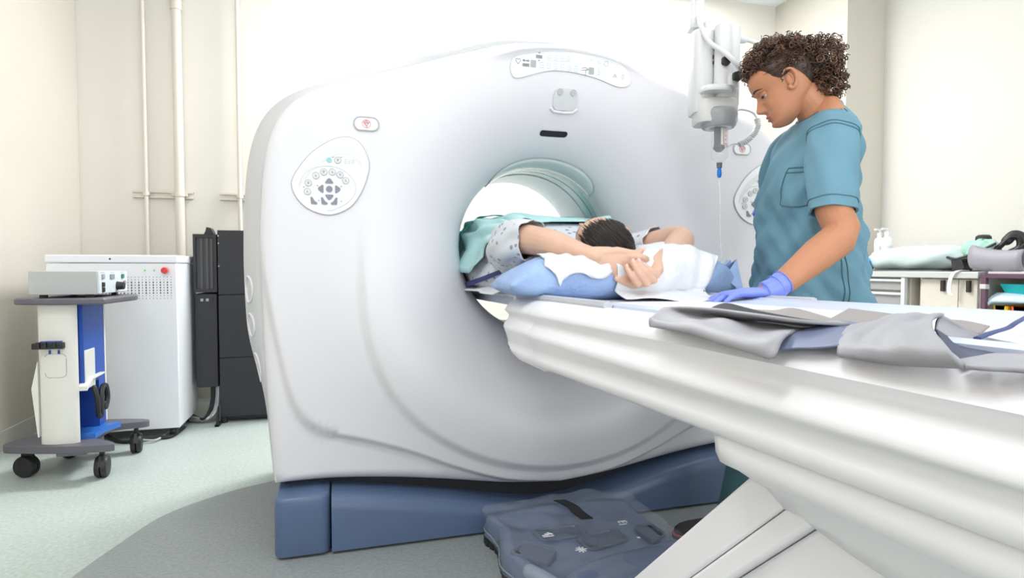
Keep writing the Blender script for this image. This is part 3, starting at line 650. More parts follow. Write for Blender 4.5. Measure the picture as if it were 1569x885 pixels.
def ear(g, M, side):
    """outer ear on the side of the head"""
    w = .072*side
    c = [(.012, 0, .022), (.008, .006, .031), (-.004, .011, .034), (-.015, .014, .027), (-.019, .014, .012), (-.016, .012, -.004), (-.010, .009, -.016), (-.003, .006, -.024), (.004, .003, -.024), (.008, .001, -.016)]
    g.tube(catmull([(x, w+side*y, z) for x, y, z in c], 4), [.0042]*13+[.0045]*12+[.006]*12, 8, rnd=True, M=M)
    g.tube(catmull([(x, w+side*y, z) for x, y, z in [(.006, .001, .012), (-.004, .005, .020), (-.010, .007, .010), (-.009, .006, -.004), (-.002, .004, -.012)]], 4), .0035, 8, rnd=True, M=M)
    g.ball((-.004, w+side*.001, .004), (.014, .006, .027), 14, 10, M=M)
    return g
SKINP = mat('light skin', (.68, .43, .32), .5, var=.05, vscale=18, sss=.15)
SKINN = mat('tanned skin', (.53, .235, .125), .5, var=.05, vscale=18, sss=.12)
NAIL = mat('pink nail', (.80, .50, .47), .3)
# ------------------------------------------------------------------ pillow on the cradle
def pil(u, ph, off=0.):
    """point on the pillow: u along its length -1..1, ph round its section (0 far side, 90 top, 180 near side)"""
    c, s = math.cos(math.radians(ph)), math.sin(math.radians(ph)); e = max(1-abs(u)**(3.2 if u > 0 else 2.0), 0)
    hy = .175*(.62+.38*e)+off; hz = .078*e**.62+.008+off
    x = .02+(.395 if u > 0 else .375)*u
    sag = -.040*math.exp(-((u+.10)/.36)**2)*max(s, 0)
    lump = .006*math.sin(7*u+1)*math.sin(math.radians(ph)*2.3+u*3)+.004*math.sin(15*u+ph*.06)
    zc = .888+.060*(.35+.65*e)
    yc = -.41 + .03*u
    return (x, yc+(hy+lump)*math.copysign(abs(c)**.8, c), zc+(hz*math.copysign(abs(s)**.75, s))+sag+lump*.4)
BLUEC = mat('pale blue nonwoven cloth', (.33, .465, .74), .7, var=.07, vscale=14, bump=.5, bscale=45)
pillow = G().loft([[pil(u, p) for p in np.linspace(0, 360, 48, endpoint=False)] for u in [-1, -.995, -.98, -.96]+list(np.linspace(-.93, .93, 44))+[.96, .98, .995, 1]]).out('pillow', BLUEC)
tag(pillow, 'pale blue disposable-covered pillow under the patient\'s head and arms', 'pillow')
G().prism([(.388, .868), (.46, .872), (.475, .89), (.43, .985), (.405, .965), (.375, .95)], -.42, -.40, 'y').add(*[[(.35, -.50, .93), (.415, -.47, .988), (.47, -.43, .90), (.40, -.53, .875), (.44, -.36, .95), (.49, -.30, .875)], [(0, 1, 3), (1, 2, 3), (1, 4, 2), (4, 5, 2), (0, 3, 1)]]).out('pillow_corner', BLUEC, pillow)
PAPER = mat('white absorbent cloth', (.76, .78, .81), .8, var=.02, vscale=20, bump=.7, bscale=35)
def cloth_patch(name, label, u0, u1, f0, f1, off, nu=44, nf=36, seed=0):
    rows = []
    for i in range(nu):
        t = i/(nu-1); u = u0(t) if callable(u0) else u0+(u1-u0)*t; row = []
        a, b = f0(t), f1(t)
        for j in range(nf):
            q = j/(nf-1); ph = a+(b-a)*q
            w = off+.0035*math.sin(13*t+seed+4*q)*math.sin(9*q+seed)+.002*math.sin(31*t+seed*2+11*q)
            P = pil(u+.03*math.sin(q*5+seed)*(q), min(ph, 232), w)
            if ph > 206:                                     # past the pillow: lie out on the cradle towards the camera
                e = (ph-206)/60; P0 = pil(u+.03*math.sin(q*5+seed)*q, 206, w)
                P = (P0[0]+.02*e, P0[1]-.17*e, max(.872-.0*e + (P0[2]-.872)*(1-e)**3+.005*math.sin(20*t+seed)*e, .871))
            row.append(P)
        rows.append(row)
    o = G().grid(rows).out(name, PAPER, solid=.003, sub=0)
    return tag(o, label, 'cloth')
cloth_patch('white_cloth', 'white absorbent cloth hanging over the pillow\'s near side below the left forearm', -.72, -.10,
            lambda t: 95, lambda t: 196-34*t-10*math.sin(7*t) if t > .12 else 150+380*t, .008, seed=1)
cloth_patch('white_cloth', 'crumpled white cloth under the clasped hands, spread onto the cradle', -.25, .86,
            lambda t: 88, lambda t: 226+22*math.sin(3.2*t)-8*math.sin(9*t) if t < .56 else 226+22*math.sin(3.2*.56)-320*(t-.56)-8*math.sin(9*t), .013, nu=60, nf=48, seed=4)
# ------------------------------------------------------------------ patient
pat = thing('person', 'patient lying on the scanner table, dark hair, hands clasped behind the head, patterned gown', 'person', (0, 0, .88))
HP = Matrix.Translation((-.005, -.385, 1.026)) @ Matrix.Rotation(math.radians(-24), 4, 'Z') @ Matrix.Rotation(math.radians(-46), 4, 'Y') @ Matrix(((0, 1, 0, 0), (0, 0, -1, 0), (1, 0, 0, 0), (0, 0, 0, 1)))
# head frame: face x -> world z, left y -> world x ... z (crown) -> world -y
gb = head_shell(G(), HP)
gb.tube([(0, -.36, 1.0), (0, -.27, .985), (0, -.16, .98)], [.055, .056, .07], 18, rnd=True)
gb.tube([(0, -.17, .98), (0, -.10, .98), (0, 0, .985), (0, .12, .99), (0, .25, .985), (0, .40, .965), (0, .52, .965)], [.07, .17, .185, .175, .155, .17, .175], 28, flat=[.6, .55, .6, .62, .6, .55, .5], up=(0, 0, 1), rnd=True)
for sx in (-1, 1):
    gb.tube([(sx*.09, .5, .955), (sx*.09, .72, .95), (sx*.09, .9, .945), (sx*.09, 1.08, .93)], [.088, .07, .055, .045], 16, rnd=True)
    gb.tube([(sx*.09, 1.06, .925), (sx*.09, 1.11, .96), (sx*.09, 1.12, 1.02)], [.04, .04, .03], 12, rnd=True)
gb.tube([(-.155, -.04, 1.0), (-.215, -.08, 1.01), (-.255, -.19, 1.035), (-.265, -.285, 1.046), (-.242, -.345, 1.047), (-.195, -.44, 1.031), (-.145, -.535, 1.003), (-.122, -.567, .992)], [.055, .055, .050, .045, .046, .042, .031, .029], 18, flat=[1, 1, 1, 1, 1, .95, .85, .8], rnd=True)
gb.tube([(.155, -.06, 1.0), (.21, -.12, 1.01), (.265, -.26, 1.045), (.285, -.335, 1.058), (.272, -.38, 1.05), (.19, -.46, 1.015), (.095, -.54, .98), (.065, -.565, .968)], [.055, .055, .047, .042, .042, .038, .029, .028], 18, flat=[1, 1, 1, 1, 1, .95, .9, .9], rnd=True)
# left hand: thumb on top, fingers curling round the right hand
gb.tube([(-.122, -.567, .990), (-.092, -.578, .983), (-.057, -.588, .974), (-.030, -.592, .970)], [.030, .037, .040, .036], 18, flat=[.7, .5, .42, .4], up=(0, 1, 0), rnd=True)
gb.tube([(-.100, -.580, 1.0), (-.062, -.590, 1.006), (-.025, -.592, 1.000), (.003, -.588, .999), (.015, -.583, 1.008)], [.014, .0125, .0112, .0105, .008], 12, rnd=True)
for z0, k, r in ((.990, 0, .0095), (.971, 1, .0098), (.953, 2, .0093), (.938, 3, .0082)):
    gb.tube([(-.048, -.592, z0), (-.020, -.600, z0-.001), (.010-.004*k, -.602, z0-.002), (.028-.004*k, -.590, z0-.006), (.026-.004*k, -.568, z0-.008)], [r*1.1, r*1.1, r, r*.95, r*.8], 12, rnd=True)
# right hand: palm below, four fingers folded up over the left hand
gb.tube([(.065, -.567, .966), (.050, -.590, .948), (.022, -.602, .928), (-.004, -.604, .918)], [.028, .034, .036, .028], 18, flat=[.8, .55, .5, .5], up=(.3, -.5, -1), rnd=True)
tips = []
for K, kn, T, r in (((.042, -.600, .936), (.040, -.626, .941), (-.004, -.632, .966), .0098), ((.030, -.604, .925), (.026, -.634, .926), (-.024, -.637, .977), .0100), ((.014, -.605, .917), (.004, -.636, .917), (-.040, -.635, .976), .0096), ((-.004, -.603, .914), (-.020, -.630, .914), (-.055, -.628, .963), .0086)):
    K, kn, T = Vector(K), Vector(kn), Vector(T); mid = kn.lerp(T, .52)+Vector((-.004, -.006, -.002))
    gb.tube([K, kn, kn.lerp(mid, .5), mid, mid.lerp(T, .6), T], [r*1.1, r*1.1, r*1.03, r*1.02, r*.92, r*.78], 12, rnd=True)
    tips.append((mid, T, r))
gb.tube([(.02, -.59, .925), (-.03, -.595, .918), (-.066, -.597, .930)], [.014, .012, .009], 12, rnd=True)
body = gb.out('body', SKINP, pat, voxel=.0027, relax=3)
for mid, T, r in tips:
    d = (T-mid).normalized(); M = frame(T+d*r*.12+Vector((.2, -.86, .28)).normalized()*r*.66, d, Vector((.15, -.9, .3)))
    G().ball((0, 0, 0), (r*.72, r*.55, r*.2), 12, 8, M=M).out('fingernail', NAIL, body)
M = frame(Vector((.024, -.584, 1.013)), Vector((.5, .1, .8)), Vector((-.3, -.9, .4))); G().ball((0, 0, 0), (.006, .005, .002), 10, 6, M=M).out('fingernail', NAIL, body)
ear(G(), HP, 1).out('ear', SKINP, pat); ear(G(), HP, -1).out('ear', SKINP, pat)
def face_parts(M, root, lipm, browm, open_eye=.5):
    for s in (-1, 1):
        e = G().ball((.0665, .031*s, .006), .0125, 16, 12, M=M).out('eye', mat('eye white', (.55, .52, .49), .2), root)
        G().ball((.0765, .032*s, .003), (.0035, .0055, .0055), 12, 8, M=M).out('iris', mat('brown iris', (.05, .025, .015), .2), e)
        lid = []
        for q in np.linspace(-1, 1, 11): lid.append((.0812-.0075*q*q, (.031+.0155*q)*s, .0015-.0020*q*q))
        G().tube(lid, [.0006]+[.0016]*9+[.0006], 6, M=M).out('eyelashes', browm, root)
        G().ball((.0672, .031*s, .0088), (.0140, .0148, .0098), 16, 10, M=M).out('eyelid', SK_[0], root)
        br = []
        for q in np.linspace(0, 1, 12):
            y = .012+.038*q; z = .0265+.0035*math.sin(q*PI)-.004*q*q
            br.append((face_pt(z, y)+.0025, y*s, z))
        G().tube(br, [.0014]+[.0026]*6+[.002, .0018, .0014, .001, .0006], 6, M=M).out('eyebrow', browm, root)
    lp = G()
    for z0, h, rr in ((-.0588, .0052, .0042), (-.0708, .0062, .0048)):
        pts = []; rad = []
        for q in np.linspace(-1, 1, 15):
            y = .022*q; z = z0+(-.0648-z0)*abs(q)**1.6; pts.append((face_pt(z, y)+.0046*(1-q*q)-.0012, y, z)); rad.append(max(rr*(1-abs(q)**2.2), .0008))
        lp.tube(pts, rad, 8, M=M)
    lp.out('lips', lipm, root)
SK_ = [SKINP]
HAIRP = mat('dark brown hair', (.014, .0085, .0075), .55, spec=.3, var=.5, vscale=60)
face_parts(HP, pat, mat('soft pink lips', (.62, .30, .27), .4), HAIRP)
# straight hair brushed back over the crown
def hp_pt(la, ph, off=0.):
    l, p = math.radians(la), math.radians(ph)
    return HP @ Vector((( .094+off)*math.cos(l)*math.sin(p)-.002, (.078+off)*math.sin(l), (.110+off)*math.cos(l)*math.cos(p)+.012))
gh = G().grid([[hp_pt(la, ph, .004) for ph in np.linspace(62-abs(la)*.25, -95, 30)] for la in np.linspace(-86, 86, 46)])
hair = gh.out('hair', HAIRP, pat)
gs = G(); r_ = random.Random(3)
for i in range(520):
    la = r_.uniform(-84, 84); f0 = 62-abs(la)*.25+r_.uniform(-3, 6); f1 = r_.uniform(-110, -70); dl = r_.uniform(-14, 14); o0 = r_.uniform(.003, .009)
    pts = [hp_pt(la+dl*q*q, f0+(f1-f0)*q, o0*(1-.3*q)+.002*math.sin(6*q+i)) for q in np.linspace(0, 1, 12)]
    gs.tube(pts, [.0005]+[r_.uniform(.0012, .0026)]*10+[.0005], 5, flat=.6)
s = gs.out('hair_strands', mat('dark brown strands', (.020, .012, .010), .5, spec=.35, var=.6, vscale=40), hair); s['kind'] = 'stuff'
# gown: patterned cloth round the trunk, two sleeves, navy trim; teal drape over the chest
def gown_mat():
    m = bpy.data.materials.new('patterned gown cotton'); m.use_nodes = True; nt = m.node_tree; b = nt.nodes['Principled BSDF']
    tc = nt.nodes.new('ShaderNodeTexCoord'); v = nt.nodes.new('ShaderNodeTexVoronoi'); v.inputs['Scale'].default_value = 36
    n = nt.nodes.new('ShaderNodeTexNoise'); n.inputs['Scale'].default_value = 220
    a = nt.nodes.new('ShaderNodeMath'); a.operation = 'MULTIPLY_ADD'; a.inputs[1].default_value = .25
    lt = nt.nodes.new('ShaderNodeMath'); lt.operation = 'LESS_THAN'; lt.inputs[1].default_value = .38
    mx = nt.nodes.new('ShaderNodeMix'); mx.data_type = 'RGBA'; mx.inputs[6].default_value = (.66, .68, .73, 1); mx.inputs[7].default_value = (.27, .29, .38, 1)
    nt.links.new(tc.outputs['Object'], v.inputs['Vector']); nt.links.new(tc.outputs['Object'], n.inputs['Vector'])
    nt.links.new(n.outputs[0], a.inputs[0]); nt.links.new(v.outputs['Distance'], a.inputs[2]); nt.links.new(a.outputs[0], lt.inputs[0])
    nt.links.new(lt.outputs[0], mx.inputs[0]); nt.links.new(mx.outputs[2], b.inputs['Base Color']); b.inputs['Roughness'].default_value = .8
    return m
GOWN = gown_mat(); NAVY = mat('navy trim', (.035, .045, .16), .7); TEALC = mat('teal drape cloth', (.46, .72, .72), .75, var=.05, vscale=12)
def gown_pt(y, a, off=0.):
    """trunk cloth: a = 0 patient's right, 90 top, 180 near side, 250 tucked under"""
    w = float(np.interp(y, [-.16, -.08, 0, .15, .4, .7, 1.0], [.10, .20, .25, .28, .28, .26, .23])); h = float(np.interp(y, [-.16, -.08, 0, .2, .5, .8, 1.0], [.05, .10, .132, .148, .150, .14, .11]))
    c, s = math.cos(math.radians(a)), math.sin(math.radians(a))
    fold = .006*math.sin(a*.12+y*22)+.004*math.sin(a*.3-y*13)
    cc = math.copysign(abs(c)**.42, c); ss = math.copysign(abs(s)**.42, s)
    return (cc*(w+fold+off)*(1 if s > 0 else 1.12), y, max(.995+ss*(h+fold*.5+off), .882+off*.3))
G().loft([[gown_pt(y, a) for a in np.linspace(0, 360, 60, endpoint=False)] for y in np.linspace(-.15, 1.0, 44)]).out('gown', GOWN, pat)
def sleeve(pts, rad, hem):
    P = catmull(pts, 8); n = len(P); R = np.interp(np.linspace(0, 1, n), np.linspace(0, 1, len(rad)), rad)
    rings = []; u = Vector((0, 0, 1))
    for i, p in enumerate(P):
        p = Vector(p); t = (Vector(P[min(i+1, n-1)])-Vector(P[max(i-1, 0)])).normalized(); u = (u-t*u.dot(t)).normalized(); w = t.cross(u); q = i/(n-1)
        rings.append([p+(w*math.cos(a)+u*math.sin(a))*(R[i]*(1+.09*q*math.sin(4*a+hem+q*5)+.05*math.sin(7*a-q*9+hem))) for a in np.linspace(0, 2*PI, 40, endpoint=False)])
    return G().loft(rings, cap=False).out('sleeve', GOWN, pat, solid=.003)
sleeve([(-.12, .02, 1.0), (-.20, -.05, 1.008), (-.248, -.16, 1.028), (-.262, -.26, 1.038), (-.246, -.325, 1.046), (-.232, -.355, 1.045)], [.085, .080, .074, .068, .064, .062], 1.)
sleeve([(.12, .0, 1.0), (.195, -.07, 1.006), (.235, -.16, 1.02), (.262, -.245, 1.038)], [.085, .074, .066, .064], 2.)
def gpatch(name, m, y0, y1, a0, a1, off, n=40, k=26, solid=.004, wav=0., lab=None):
    rows = []
    for i in range(n):
        t = i/(n-1); A, B = a0(t), a1(t); y = y0+(y1-y0)*t
        rows.append([gown_pt(y+.01*math.sin(9*q+t*4)*wav, A+(B-A)*q, off+wav*(.007*math.sin(26*q+t*6)+.004*math.sin(47*q-t*8))) for q in np.linspace(0, 1, k)])
    o = G().grid(rows).out(name, m, pat, solid=solid); 
    if lab: o['label'] = lab
    return o
gpatch('chest_drape', TEALC, -.03, .75, lambda t: 20, lambda t: 174+13*min(t*6, 1)-4*math.sin(5*t), .022, n=60, k=70, wav=1., lab='teal cloth drape over the chest')
gpatch('drape_hem', mat('green hem', (.01, .30, .24), .6), .30, .335, lambda t: 60, lambda t: 176, .034, n=5, k=40)
gpatch('gown_trim', NAVY, -.15, .5, lambda t: 180.6+14*min(1, t*2.2), lambda t: 184.6+18*min(1, t*2.2), .012)
sh = G().grid([[(-.255-.075*q-.012*math.sin(19*t), -.22+.95*t+.03*math.sin(8*t)-.03*q, .893-.018*q+.006*math.sin(24*t+3*q)*(1-q)) for q in np.linspace(0, 1, 8)] for t in np.linspace(0, 1, 60)])
tag(sh.out('under_sheet', PAPER, solid=.003), 'white sheet edge under the patient along the near cradle rail', 'sheet')
# ------------------------------------------------------------------ standing health worker
nurse = thing('person', 'standing woman with curly brown hair in teal scrubs, gloved hand on the scanner table', 'person', (.66, -.53, 0))
NF, NL = Vector((-.97, .24, 0)).normalized(), Vector((-.24, -.97, 0)).normalized()
NM = Matrix(((NF.x, NL.x, 0, .66), (NF.y, NL.y, 0, -.53), (0, 0, 1, 0), (0, 0, 0, 1)))     # local u forward, v to her left, z up
nw = lambda u, v, z: NM @ Vector((u, v, z))
NH = NM @ Matrix.Translation((.102, -.004, 1.530)) @ Matrix.Rotation(math.radians(-17), 4, 'Z') @ Matrix.Rotation(math.radians(27), 4, 'Y')
SCRUB = mat('teal scrub cotton', (.140, .295, .385), .8, var=.07, vscale=9, bump=.22, bscale=28)
SEAM = mat('dark teal stitching', (.075, .17, .20), .8)
GLOVE = mat('blue nitrile glove', (.21, .28, .80), .42, var=.04, vscale=30)
TZ = [.845, .90, .95, 1.05, 1.13, 1.19, 1.25, 1.31, 1.37, 1.41, 1.44, 1.462, 1.475]
TF = [.165, .162, .162, .160, .160, .154, .134, .110, .086, .071, .062, .050, .046]
TB = [-.140, -.128, -.120, -.107, -.095, -.088, -.083, -.083, -.084, -.083, -.078, -.070, -.066]
TW = [.205, .20, .195, .185, .18, .178, .180, .182, .172, .138, .100, .072, .066]
def torso_pt(z, ph, off=0.):
    f, b, w = (float(np.interp(z, TZ, q)) for q in (TF, TB, TW))
    c, s = math.cos(math.radians(ph)), math.sin(math.radians(ph)); cu = (f+b)/2; hu = (f-b)/2
    k = max(0., min(1., (1.44-z)/.1))
    d = k*(.006*math.sin(5*math.radians(ph)+z*26)+.005*math.sin(8*math.radians(ph)-z*47+1)+.003*math.sin(14*math.radians(ph)+z*70)*max(0, min(1, (1.3-z)*5))+.006*math.sin(3*math.radians(ph)+z*60)*max(0, (1.12-z)*3))
    d += k*.007*math.exp(-((z-.88)/.05)**2)*math.sin(7*math.radians(ph)+2)
    d -= k*.008*math.exp(-((z-1.10)/.035)**2)*max(0, c)
    e = .82
    return nw(cu+(hu+d+off)*math.copysign(abs(c)**e, c), (w+d+off)*math.copysign(abs(s)**e, s), z-.05*max(0, c)*max(0, (z-1.40)/.075)**1.2)
# body: head, neck, trunk, arms and legs as one surface
gn = head_shell(G(), NH)
gn.tube([nw(-.035, 0, 1.36), nw(-.018, 0, 1.42), nw(.012, 0, 1.47), nw(.055, 0, 1.52)], [.068, .060, .055, .054], 22, rnd=True)
gn.tube([nw(.0, 0, .84), nw(.01, 0, .95), nw(.012, 0, 1.08), nw(.005, 0, 1.2), nw(-.005, 0, 1.3), nw(-.01, 0, 1.385)], [.155, .15, .125, .135, .145, .12], 26, flat=[.62, .6, .62, .66, .6, .5], up=(-.97, .24, 0), rnd=True)
gn.tube([nw(.03, .11, 1.33), nw(.055, .160, 1.31), nw(.083, .218, 1.21), nw(.090, .248, 1.12), nw(.076, .266, 1.065), nw(.094, .277, 1.036), nw(.16, .298, .995), nw(.235, .322, .945), nw(.288, .338, .91), nw(.31, .338, .899)],
        [.040, .046, .048, .0465, .0465, .0475, .045, .036, .030, .029], 20, flat=[1, 1, 1, 1.02, 1, .95, .95, .9, .85, .8], rnd=True)
gn.tube([nw(.02, -.11, 1.33), nw(.01, -.165, 1.31), nw(-.05, -.225, 1.21), nw(-.11, -.235, 1.09), nw(-.08, -.225, 1.085), nw(-.03, -.195, 1.13), nw(-.015, -.185, 1.15)], [.040, .046, .048, .044, .042, .034, .028], 18, rnd=True)
RL = [(.03, -.085, .88), (.05, -.12, .70), (.085, -.16, .47), (.11, -.18, .28), (.15, -.19, .10)]; LL = [(.03, .085, .88), (.01, .085, .70), (-.01, .085, .47), (-.06, .08, .28), (-.08, .075, .10)]
for P in (RL, LL): gn.tube([nw(*p) for p in P], [.085, .075, .056, .05, .038], 16, rnd=True)
nb = gn.out('body', SKINN, nurse, voxel=.0027, relax=2)
ear(G(), NH, 1).out('ear', SKINN, nurse); ear(G(), NH, -1).out('ear', SKINN, nurse)
SK_[0] = SKINN
HAIRN = mat('brown hair', (.040, .019, .012), .45, var=.5, vscale=70)
face_parts(NH, nurse, mat('mauve lips', (.42, .13, .13), .4), mat('black brown brows', (.03, .015, .01), .6))
# scrub top with sleeves
rows = [[torso_pt(z, p) for p in np.linspace(0, 360, 96, endpoint=False)] for z in np.concatenate([np.linspace(.845, 1.35, 52), np.linspace(1.36, 1.475, 20)])]
inn = [[torso_pt(.848, p, -.006) for p in np.linspace(0, 360, 96, endpoint=False)], [torso_pt(.90, p, -.006) for p in np.linspace(0, 360, 96, endpoint=False)]][::-1]
top_in = [[torso_pt(1.474, p, -.004) for p in np.linspace(0, 360, 96, endpoint=False)], [torso_pt(1.44, p, -.006) for p in np.linspace(0, 360, 96, endpoint=False)]]
scrub = G().loft(inn+rows+top_in, cap=False).out('scrub_top', SCRUB, nurse, ang=80); scrub['label'] = 'teal short-sleeved scrub top'
def nsleeve(P, R, side, hem):
    P = [np.array(nw(*p)) for p in P]; P = catmull(P, 8); n = len(P); R = np.interp(np.linspace(0, 1, n), np.linspace(0, 1, len(R)), R)
    rings = []; u = NF.copy()
    for i, p in enumerate(P):
        p = Vector(p); t = (Vector(P[min(i+1, n-1)])-Vector(P[max(i-1, 0)])).normalized(); u = (u-t*u.dot(t)).normalized(); w = t.cross(u); q = i/(n-1)
        rings.append([p+(w*math.cos(a)*.88+u*math.sin(a))*(R[i]*(1+.05*q*math.sin(3*a+hem+q*6)+.03*math.sin(6*a-q*11+hem))) for a in np.linspace(0, 2*PI, 48, endpoint=False)])
    lip = [[Vector(c)*.90+Vector(P[-1])*.10 for c in rings[-1]], [Vector(c)*.86+Vector(P[-4])*.14 for c in rings[-4]]]
    return G().loft(rings+lip, cap=False).out('sleeve', SCRUB, scrub, ang=80), rings
sl, srings = nsleeve([(.005, .075, 1.392), (.03, .138, 1.362), (.060, .188, 1.29), (.083, .226, 1.205), (.094, .250, 1.115)], [.050, .068, .070, .065, .062], 1, .5)
nsleeve([(.005, -.085, 1.395), (.015, -.145, 1.362), (.015, -.195, 1.29), (.0, -.225, 1.205), (-.005, -.238, 1.12)], [.045, .064, .070, .066, .062], -1, 2.)
def seam(pts, r=.0016, par=scrub): return G().tube(pts, r, 5).out('seam', SEAM, par)
for k in (11, 12): 
    R8 = srings[int(k)]; seam([Vector(p)+(Vector(p)-sum((Vector(q) for q in R8), Vector())/48).normalized()*.001 for p in R8], .0013, sl)
R8 = srings[-4]; seam([Vector(p)+(Vector(p)-sum((Vector(q) for q in R8), Vector())/48).normalized()*.001 for p in R8], .0012, sl)
for o in (0, 4): seam([torso_pt(z, 88+o*.7, .0016) for z in np.linspace(.85, 1.2, 30)], .0013)
for o in (0, .012): seam([torso_pt(z-.0, 100, .0016)+NF*o for z in np.linspace(1.40, 1.47, 14)], .0013)
seam([torso_pt(1.462-.0*abs(p), p, .0016) for p in np.linspace(-100, 100, 50)], .0014)
pk = [(1.262, 22), (1.255, 62)]
seam([torso_pt(1.262-.007*t, 20+44*t, .0018) for t in np.linspace(0, 1, 16)]); seam([torso_pt(1.248-.007*t, 20+44*t, .0018) for t in np.linspace(0, 1, 16)])
seam([torso_pt(1.262-.11*t, 20, .0018) for t in np.linspace(0, 1, 16)]); seam([torso_pt(1.152-.01*math.sin(t*PI)-.004*t, 20+42*t, .0018) for t in np.linspace(0, 1, 16)]); seam([torso_pt(1.255-.107*t, 64, .0018) for t in np.linspace(0, 1, 16)])
# scrub trousers and shoes
tr = G()
for P, sg in ((RL, -1), (LL, 1)):
    Q = [np.array(nw(*p)) for p in [(.02, .075*sg, .93)]+P[:-1]+[(P[-1][0], P[-1][1], .055)]]
    tr.tube([Vector(p) for p in catmull(Q, 6)], list(np.interp(np.linspace(0, 1, 31), np.linspace(0, 1, 6), [.095, .094, .090, .082, .078, .078])), 24, cap=False)
tr.tube([nw(.02, 0, .82), nw(.02, 0, .90), nw(.02, 0, .97)], [.165, .165, .155], 28, flat=.66, up=(-.97, .24, 0))
tr.out('trousers', mat('dark teal trousers', (.06, .15, .17), .8, var=.06), nurse, ang=80)
SHOE = mat('brown black shoe', (.045, .035, .032), .6, bump=.2, bscale=90)
for (u, v), name in (((.15, -.19), 'shoe'), ((-.08, .075), 'shoe')):
    rings = []
    for q, w, h in ((-.07, .012, .03), (-.062, .028, .05), (-.03, .036, .078), (.02, .036, .085), (.07, .038, .066), (.12, .043, .050), (.17, .044, .042), (.205, .036, .034), (.225, .020, .026), (.232, .006, .018)):
        rings.append([nw(u+q, v+w*math.copysign(abs(math.cos(a))**.8, math.cos(a)), .012+h*.5+h*.5*math.copysign(abs(math.sin(a))**.8, math.sin(a))) for a in np.linspace(0, 2*PI, 20, endpoint=False)])
    sh_ = G().loft(rings).out(name, SHOE, nurse)
    sole = [(u+q, w) for q, w in ((-.074, .014), (-.06, .031), (-.02, .038), (.05, .036), (.12, .046), (.18, .046), (.215, .034), (.236, .012))]
    poly = [nw(a, v+w, 0) for a, w in sole]+[nw(a, v-w, 0) for a, w in sole[::-1]]
    G().loft([[(p.x, p.y, z) for p in poly] for z in (.0, .013)]).out('sole', mat('black sole', (.02, .02, .02), .7), sh_, smooth=False)
    G().loft([[(p.x+(p.x-poly[4].x)*.004, p.y, z) for p in poly] for z in (.0132, .019)]).out('sole_line', mat('red sole line', (.55, .06, .06), .5), sh_, smooth=False)
# gloves
w0 = nw(.318, .339, .896); hd = Vector((NF*.155+NL*-.02)+Vector((0, 0, -.004)))
gg = hand(G(), frame(w0, hd, (0, 0, 1)), curl=(14, 16, 18, 20), spread=.9, thumb=(48, -.12), side=-1, scale=.93)
gg.tube([nw(.272, .333, .922), nw(.30, .338, .905), nw(.325, .339, .897)], [.0365, .0335, .031], 20, flat=.86)
gl = gg.out('glove', GLOVE, nurse, voxel=.0022, relax=3); gl['label'] = 'blue glove on the table'
for q, r in ((.274, .0375), (.293, .0350)):
    c = nw(q, .333+(q-.272)*.12, .922-(q-.272)*.55); d = (nw(.325, .339, .897)-nw(.272, .333, .922)).normalized(); Mq = frame(c, d, (0, 0, 1))
    G().tube([Mq @ Vector((0, r*math.cos(a), r*.88*math.sin(a))) for a in np.linspace(0, 2*PI, 25)], .0014, 6).out('cuff_roll', GLOVE, gl)
gg = hand(G(), frame(nw(-.01, -.185, 1.152), NF*.8+NL*.25+Vector((0, 0, .25)), Vector((0, 0, 1))-NF*.2), curl=(30, 34, 38, 40), side=1)
gg.tube([nw(-.03, -.19, 1.14), nw(-.01, -.185, 1.152)], [.036, .032], 16)
gg.out('glove', GLOVE, nurse, voxel=.0025, relax=2)['label'] = 'blue glove held at the chest'
# hair: scalp cap and several hundred curls
def skull(th_, ph_, off=0.):
    """th_ round from the face (degrees), ph_ up from the ear plane"""
    t, p = math.radians(th_), math.radians(ph_)
    return Vector((-.003+(.0985+off)*math.cos(t)*math.cos(p), (.080+off)*math.sin(t)*math.cos(p), .026+(.096+off)*math.sin(p)))
def hairline(th_):
    a = abs((th_+180) % 360-180); return float(np.interp(a, [0, 25, 45, 60, 75, 88, 100, 112, 130, 150, 180], [37, 35, 25, 14, -2, -4, 8, -10, -36, -46, -50]))
rows = []
for i in range(73):
    t = -180+5*i; h = hairline(t); rows.append([NH @ skull(t, h+(90-h)*q, -.002+.010*min(q*5, 1)) for q in np.linspace(0, 1, 18)])
hcap = G().grid(rows).out('hair', HAIRN, nurse, ang=80)
hr = random.Random(11)
def curl(g, p, d, L, a, turns, r):
    d = d.normalized(); u = d.orthogonal().normalized(); w = d.cross(u); n = max(int(turns*8), 8); ph = hr.uniform(0, 6.28); sg = hr.choice((-1, 1)); pts = []
    for k in range(n+1):
        q = k/n; an = ph+sg*q*turns*2*PI; aa = a*min(1, q*3+.25); pts.append(p+d*L*q+(u*math.cos(an)+w*math.sin(an))*aa)
    pts = [NH @ x for x in pts]; g.tube(pts, [r*.6]+[r]*(n-1)+[r*.5], 4)
gA, gB, gC = G(), G(), G(); cnt = 0
def mass(c, r, n, lim=None):
    global cnt
    for _ in range(n):
        v = Vector((hr.gauss(0, 1), hr.gauss(0, 1), hr.gauss(0, 1))).normalized(); p = Vector((c[0]+v.x*r[0]*hr.uniform(.72, 1.0), c[1]+v.y*r[1]*hr.uniform(.72, 1.0), c[2]+v.z*r[2]*hr.uniform(.72, 1.0)))
        tang = v.cross(Vector((hr.gauss(0, 1), hr.gauss(0, 1), hr.gauss(0, 1)))); d = tang.normalized()*.8+v*hr.uniform(-.2, .7)+Vector((0, 0, -.3))
        curl((gA, gB, gC)[cnt % 3], p, d, hr.uniform(.012, .032), hr.uniform(.0055, .0105), hr.uniform(1.1, 2.2), hr.uniform(.0010, .0018)); cnt += 1
n = 0
